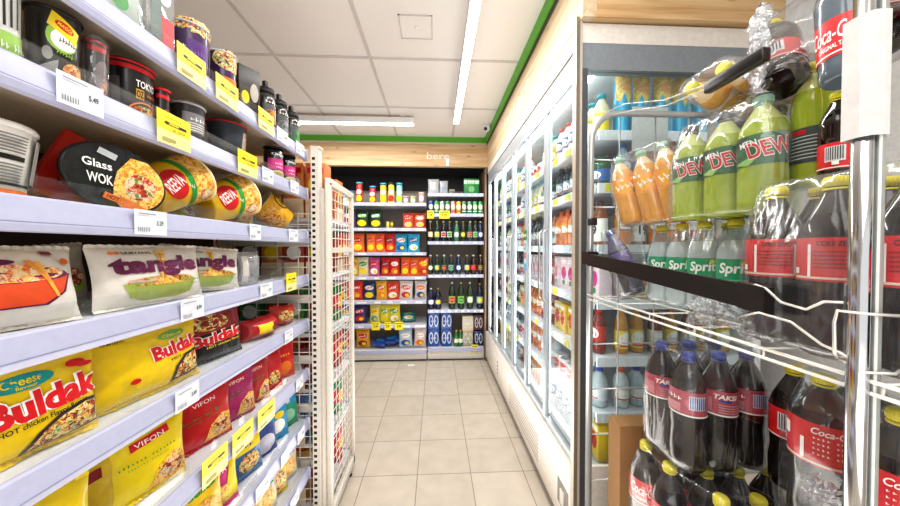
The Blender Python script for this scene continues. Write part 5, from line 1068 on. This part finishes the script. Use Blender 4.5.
# R1: cans
cc = ['2a4c9c', '3a9a50', 'a9b8b0', '4a8f60', 'd8a0a0', 'e8b83a', '5a7a5a', '5a8a62', '4aa058', '3fa050']; pxs = [431, 436.5, 442, 447.5, 453, 458.5, 464, 469.5, 475, 480.5]
cn = ['blue', 'bright green', 'silver-grey', 'mid green', 'pink', 'yellow', 'dull green', 'sage green', 'leaf green', 'grass green']
for k, (px, c_) in enumerate(zip(pxs, cc)):
    bk(can('beer_can', .032, .168, P(c_, .25, metal=.3), P('c8cacc', .25, metal=.8), [('e', .5, .55, .32, .2, iW if k % 2 else P('e8e0c8', .4)), ('r', .2, .2, .8, .26, iR if k in (4, 5) else iW)], n=16), px, RZ[1], '%s beer can, %s from the left on the can shelf' % (cn[k], ORD[k]), 'beer can', y=3.80)
    bk(can('beer_can', .032, .168, P(c_, .25, metal=.3), P('c8cacc', .25, metal=.8), [], n=16), px, RZ[1], '%s beer can in the second row behind the %s can' % (cn[k], ORD[k]), 'beer can', y=3.88)
# R2..R4 bottles
rows = [(2, [(430.5, 'd8c05a', '24130c'), (437, 'b8ccc0', '1c3a28'), (443.5, 'd8e0ea', '1a2030'), (449.5, 'ece8dc', '1c1a18'), (456.5, '9ab8a0', '3c7a5c'), (463, '5a6a5a', '1c2c20'), (470, 'a8b8a0', '2c4a34'), (475.5, 'd8d4b8', '2c3a2c'), (481, '4a70b8', '1c2c4a')], .265),
        (3, [(430.5, '3a6a3a', '16281c'), (437, '8ab0b8', '1c2c2c'), (444, '6a9a5a', '1c3422'), (451, 'b8d0dc', '1a2838'), (458.5, '3f78c8', '1c3050'), (467, 'c8ccd8', '20242c'), (473.5, 'd8504a', '2c1c1a'), (481, 'd85a50', '2c1a18')], .25),
        (4, [(431, '28408c', '181c38'), (438, '28408c', '1a1c34'), (452, 'a8c868', '1a3420'), (461, 'a8c868', '1a3420'), (470, '6a9a4a', '1a3420'), (480, '7ab0c8', '16283c')], .0)]
ln = {2: 'third beer shelf', 3: 'fourth beer shelf', 4: 'fifth beer shelf'}
for ri, L_, H in rows:
    for j, (px, lab, col) in enumerate(L_):
        h_ = H or (.27 if j < 2 else (.345 if j in (2, 3, 4) else .33)); r_ = .031 if ri < 4 else .043
        bk(beer(col, lab, 'c9b86a' if j % 2 else 'dfe2e4', h_, r_, tc=[iW, iY, iR, iG][j % 4]), px, RZ[ri], 'beer bottle, %s from the left on the %s' % (ORD[j], ln[ri]), 'beer bottle', y=3.80)
        if j % 2 == 0 and ri < 4: bk(beer(col, lab, 'c9b86a', h_, r_), px, RZ[ri], 'beer bottle in the second row behind the %s on the %s' % (ORD[j], ln[ri]), 'beer bottle', y=3.89)
# R5 multipacks
for k, (px, zz, c_, w_, l) in enumerate(((433.5, 0, '24509c', .135, 'blue can multipack, lower left on the bottom beer shelf'), (433.5, .215, '2a58a8', .135, 'blue can multipack stacked upper left on the bottom beer shelf'), (446.5, 0, '1e4890', .135, 'blue can multipack, lower second on the bottom beer shelf'), (446.5, .215, '2450a0', .135, 'blue can multipack stacked second on the bottom beer shelf'), (468, 0, 'b0a480', .13, 'cream beer multipack, lower one on the bottom beer shelf'), (468, .19, 'd8ccaa', .14, 'white and cream beer multipack stacked on the lower cream one'), (481, 0, '1c2c5c', .11, 'dark blue beer multipack at the right end, lower'), (481, .2, '5a2c34', .11, 'dark maroon beer multipack stacked at the right end'))):
    e = carton('beer_multipack', w_, .10, .21 if px < 460 else .185, P(c_, .3, coat=.4), [('e', .27, .5, .2, .36, P('c8d0dc', .4)), ('e', .75, .5, .2, .36, P('c8d0dc', .4)), ('e', .27, .5, .13, .26, P(c_, .4)), ('e', .75, .5, .13, .26, P(c_, .4)), ('t', 'BERE', .5, .5, .5, .12, iW)])
    bk(e, px, RZ[5] + zz * 1.0, l, 'multipack')
for k, px in enumerate((456.5, 460)): bk(beer('2a6a34', 'c8d8a0', 'c9b86a', .20, .03, txt='ALE'), px - .2 + k * .8, RZ[5], ['left', 'right'][k] + ' small green beer bottle between multipacks on the bottom beer shelf', 'beer bottle', y=3.80 + .0 * k)
# yellow price flags
def flag(px, z, w_, l): 
    b = MB(); b.box((-w_ / 2, 0, -.055), (w_ / 2, .0015, .045), P('f2e22c', .4)); b.decals(lambda u, v, o: Vector(((u - .5) * w_, -o, -.055 + v * .1)), [('t', '3.99', .5, .45, .5, .3, iK), ('r', .1, .75, .9, .82, iK)], L=9); o = b.build('promotion_sign'); o.location = (bx_(px) * 3.716 / 3.80, 3.7185, z); tag(o, l, 'price sign', 'yellow signs on the back shelves')
flag(430.5, RZ[1] - .005, .085, 'yellow price sign at the left end of the can shelf rail'); flag(444.5, RZ[1] - .005, .13, 'wide yellow price sign on the can shelf rail')
flag(376, LZ[5] - .0, .10, 'left yellow price sign on the sixth snack shelf rail'); flag(388, LZ[5], .08, 'middle yellow price sign on the sixth snack shelf rail'); flag(399, LZ[5], .10, 'right yellow price sign on the sixth snack shelf rail'); flag(475, RZ[5] - .01, .08, 'yellow price sign on the bottom beer shelf rail')
b = MB(); b.box((-.04, 0, 0), (.04, .05, .0006), P('f6f6f4', .5)); o = b.build('paper_slip'); o.location = (-.30, 3.58, .0005); tag(o, 'small white paper slip on the floor before the snack shelves', 'paper slip')
# ================================================================ FRIDGE GOODS
FXR = .80
def fb(name, H, r, col, lab, cap, dec=None, **k): return Kind(lambda: bottle(name, H, r, 'plain', P(col, .12, coat=.6, vary=.1), P(cap, .4), P(lab, .4), dec if dec is not None else [('e', .5, .5, .34, .4, iW), ('r', .2, .1, .8, .2, iR)], n=14, **k))
def fc(name, w, d, h, col, dec=None): return Kind(lambda: carton(name, w, d, h, P(col, .4), dec if dec is not None else [('e', .5, .55, .35, .2, iW), ('r', .1, .8, .9, .92, iB), ('r', .1, .1, .9, .25, iR)]))
def fcan(name, r, h, col, dec=None, lid='c8cacc'): return Kind(lambda: can(name, r, h, P(col, .3, metal=.1), P(lid, .3, metal=.4), dec if dec is not None else [('e', .5, .55, .32, .2, iW)], n=16))
BLUC = FOOD(['e8cf5a', 'ead888', 'd8a85a', 'e0b860'], 60)
tallc = lambda: fcan('tall_drink_can', .037, .285, '2fa9d0', [('p', [(0, .62), (.2, .55), (.35, .7), (.5, .5), (.7, .66), (1, .58), (1, 1), (0, 1)], BLUC), ('r', .62, 0, .8, .6, P('7ad4e8', .4)), ('e', .5, .8, .3, .08, P('d89a6a', .4))], lid='e8dcb0')
kinds = {
 'tall': (tallc(), 'tall blue and yellow drink can', 'drink can', .30), 'tallp': (fcan('tall_drink_can', .035, .25, 'b85a90', [('r', 0, 0, 1, .4, iY), ('e', .5, .7, .3, .2, iW)]), 'pink and yellow drink can', 'drink can', .25),
 'milk': (fb('milk_bottle', .21, .036, 'f0f0ec', '3a70b8', 'd84a3a', lz=(.3, .6), capr=.017), 'white milk bottle with blue label', 'milk bottle', .21),
 'yog': (fcan('yogurt_pot', .04, .10, 'f0e8e4', [('e', .5, .5, .3, .3, iR), ('t', 'IAURT', .5, .5, .4, .2, iW)], lid='e8e8e8'), 'white yogurt pot with red spot', 'yogurt pot', .10),
 'blue': (fb('water_bottle', .205, .034, 'b8ccd8', '2a60b0', '3a8ac8', lz=(.35, .6)), 'clear bottle with blue label', 'bottle', .23),
 'teal': (fb('yogurt_drink', .2, .036, 'e8e0b8', 'e8d23a', '3ab0c0', lz=(.15, .55), capr=.02), 'yellow yogurt drink with teal cap', 'yogurt drink', .2),
 'green': (fb('green_jar', .14, .042, '2c5a3a', '3a68a8', '2a5a38', lz=(.2, .6), capr=.03, shoulder=.75, neck=.028), 'dark green jar with blue label', 'jar', .14),
 'brown': (fb('coffee_drink', .21, .034, '8a4a24', 'f0ece4', '5a2c1c', lz=(.1, .62), shoulder=.66, dec=[('t', '19', .5, .5, .4, .4, iK)]), 'brown iced coffee bottle with white label', 'coffee drink', .21),
 'orange': (fb('juice_bottle', .215, .037, 'e8802a', 'e8a03a', 'd85a2a', lz=(.3, .6)), 'orange juice bottle', 'juice bottle', .24),
 'pink': (fc('juice_carton', .07, .07, .19, 'f0d8dc', [('e', .5, .5, .35, .2, iMg), ('r', .1, .8, .9, .92, iW), ('e', .5, .2, .2, .08, iG)]), 'pale pink juice carton', 'carton', .19),
 'red': (fb('tea_bottle', .205, .033, '8a2a1c', 'c83a2a', 'c8281c', lz=(.3, .65)), 'red tea bottle', 'tea bottle', .22),
 'yellow': (fc('snack_carton', .08, .06, .17, 'f0c83a', [('e', .5, .5, .35, .25, iR), ('r', .1, .8, .9, .92, iW)]), 'yellow carton with red spot', 'carton', .17),
 'beer': (fb('cider_bottle', .225, .031, 'c88a1c', 'f0d850', 'e8c850', lz=(.12, .5), shoulder=.55, neck=.012), 'golden cider bottle with yellow label', 'cider bottle', .225),
 'beer2': (fb('cider_bottle', .225, .031, '7a3a1a', 'e8e0d0', 'e8c850', lz=(.14, .5), shoulder=.55, neck=.012), 'brown cider bottle with pale label', 'cider bottle', .225),
 'vodka': (fb('clear_bottle', .185, .037, 'c0ccd0', 'dfe6ea', '3050b0', lz=(.2, .5), caph=.05, shoulder=.6), 'clear bottle with tall blue cap', 'bottle', .24),
 'vodor': (fb('clear_bottle', .185, .037, 'c8d0d0', 'e8d8c8', 'e0602a', lz=(.2, .5), caph=.05, shoulder=.6), 'clear bottle with tall orange cap', 'bottle', .24),
 'dark': (fb('dark_bottle', .2, .035, '2a3438', '8a98a0', '3a4448', lz=(.2, .55)), 'dark bottle with grey label', 'bottle', .2)}
shn = ['top', 'second', 'third', 'fourth', 'fifth', 'sixth', 'bottom']
FZS = COOL_Z + [.386]
plan = [['teal', 'milk', 'teal', 'yog', 'milk', 'teal', 'milk', 'blue'], ['green', 'dark', 'green', 'teal', 'milk', 'yog', 'green', 'blue'], ['brown', 'orange', 'brown', 'dark', 'orange', 'milk', 'teal', 'dark'],
        ['pink', 'pink', 'red', 'pink', 'yog', 'dark', 'pink', 'blue'], ['red', 'yellow', 'red', 'orange', 'yellow', 'dark', 'teal', 'red'], ['vodka', 'yog', 'vodor', 'orange', 'yog', 'dark', 'blue', 'green'], ['yellow', 'blue', 'milk', 'orange', 'red', 'blue', 'teal', 'yellow']]
for zi, z in enumerate(FZS):
    y = Y0 + .095; j = 0; run = 0; kk = plan[zi][0]
    while y < Y1 - .06:
        if run == 0: kk = plan[zi][(j // 3) % 8]; run = 3
        run -= 1
        K, nm, cat, h = kinds[kk]
        K.put((FXR + uni(-.006, .006), y, z + .0008), R(-90 + uni(-8, 8)), '%s, %s from the near end, %s fridge shelf' % (nm, ORD[j], shn[zi]), cat, 'front row of the %s fridge shelf' % shn[zi], 1)
        y += .088; j += 1
# columns seen through the glass end panel
cols_end = [['tall'] * 7, ['blue', 'milk', 'orange', 'orange', 'teal', 'red', 'dark'], ['orange', 'brown', 'orange', 'orange', 'red', 'orange', 'brown'], ['pink', 'yellow', 'red', 'pink', 'red', 'pink', 'yellow'],
            ['beer', 'beer', 'beer2', 'beer', 'beer2', 'beer', 'beer'], ['vodor', 'vodka', 'vodka', 'vodka', 'vodor', 'vodka', 'vodka'], ['milk', 'blue', 'dark', 'milk', 'yellow', 'red', 'blue']]
for zi, z in enumerate(FZS[:6]):
    for j in range(7):
        x = .90 + j * .085 if zi != 0 else .895 + j * .098
        if x > 1.44: continue
        K, nm, cat, h = kinds[cols_end[zi][j]]
        K.put((x, Y0 + .085 + .012 * (j % 2), z + .0008), R(uni(-15, 15)), '%s, %s behind the glass end, %s fridge shelf' % (nm, ORD[j], shn[zi]), cat, 'bottles behind the glass end panel')
b = MB(); b.box((-.085, -.0005, 0), (.085, .0005, .20), P('d6d2cf', .5)); o = b.build('white_rectangle'); o.location = (.975, Y0 + .003, 1.852); tag(o, 'blank white card inside the glass end of the fridge under the tall cans', 'rectangle')  # flat blank rectangle in one pale tone
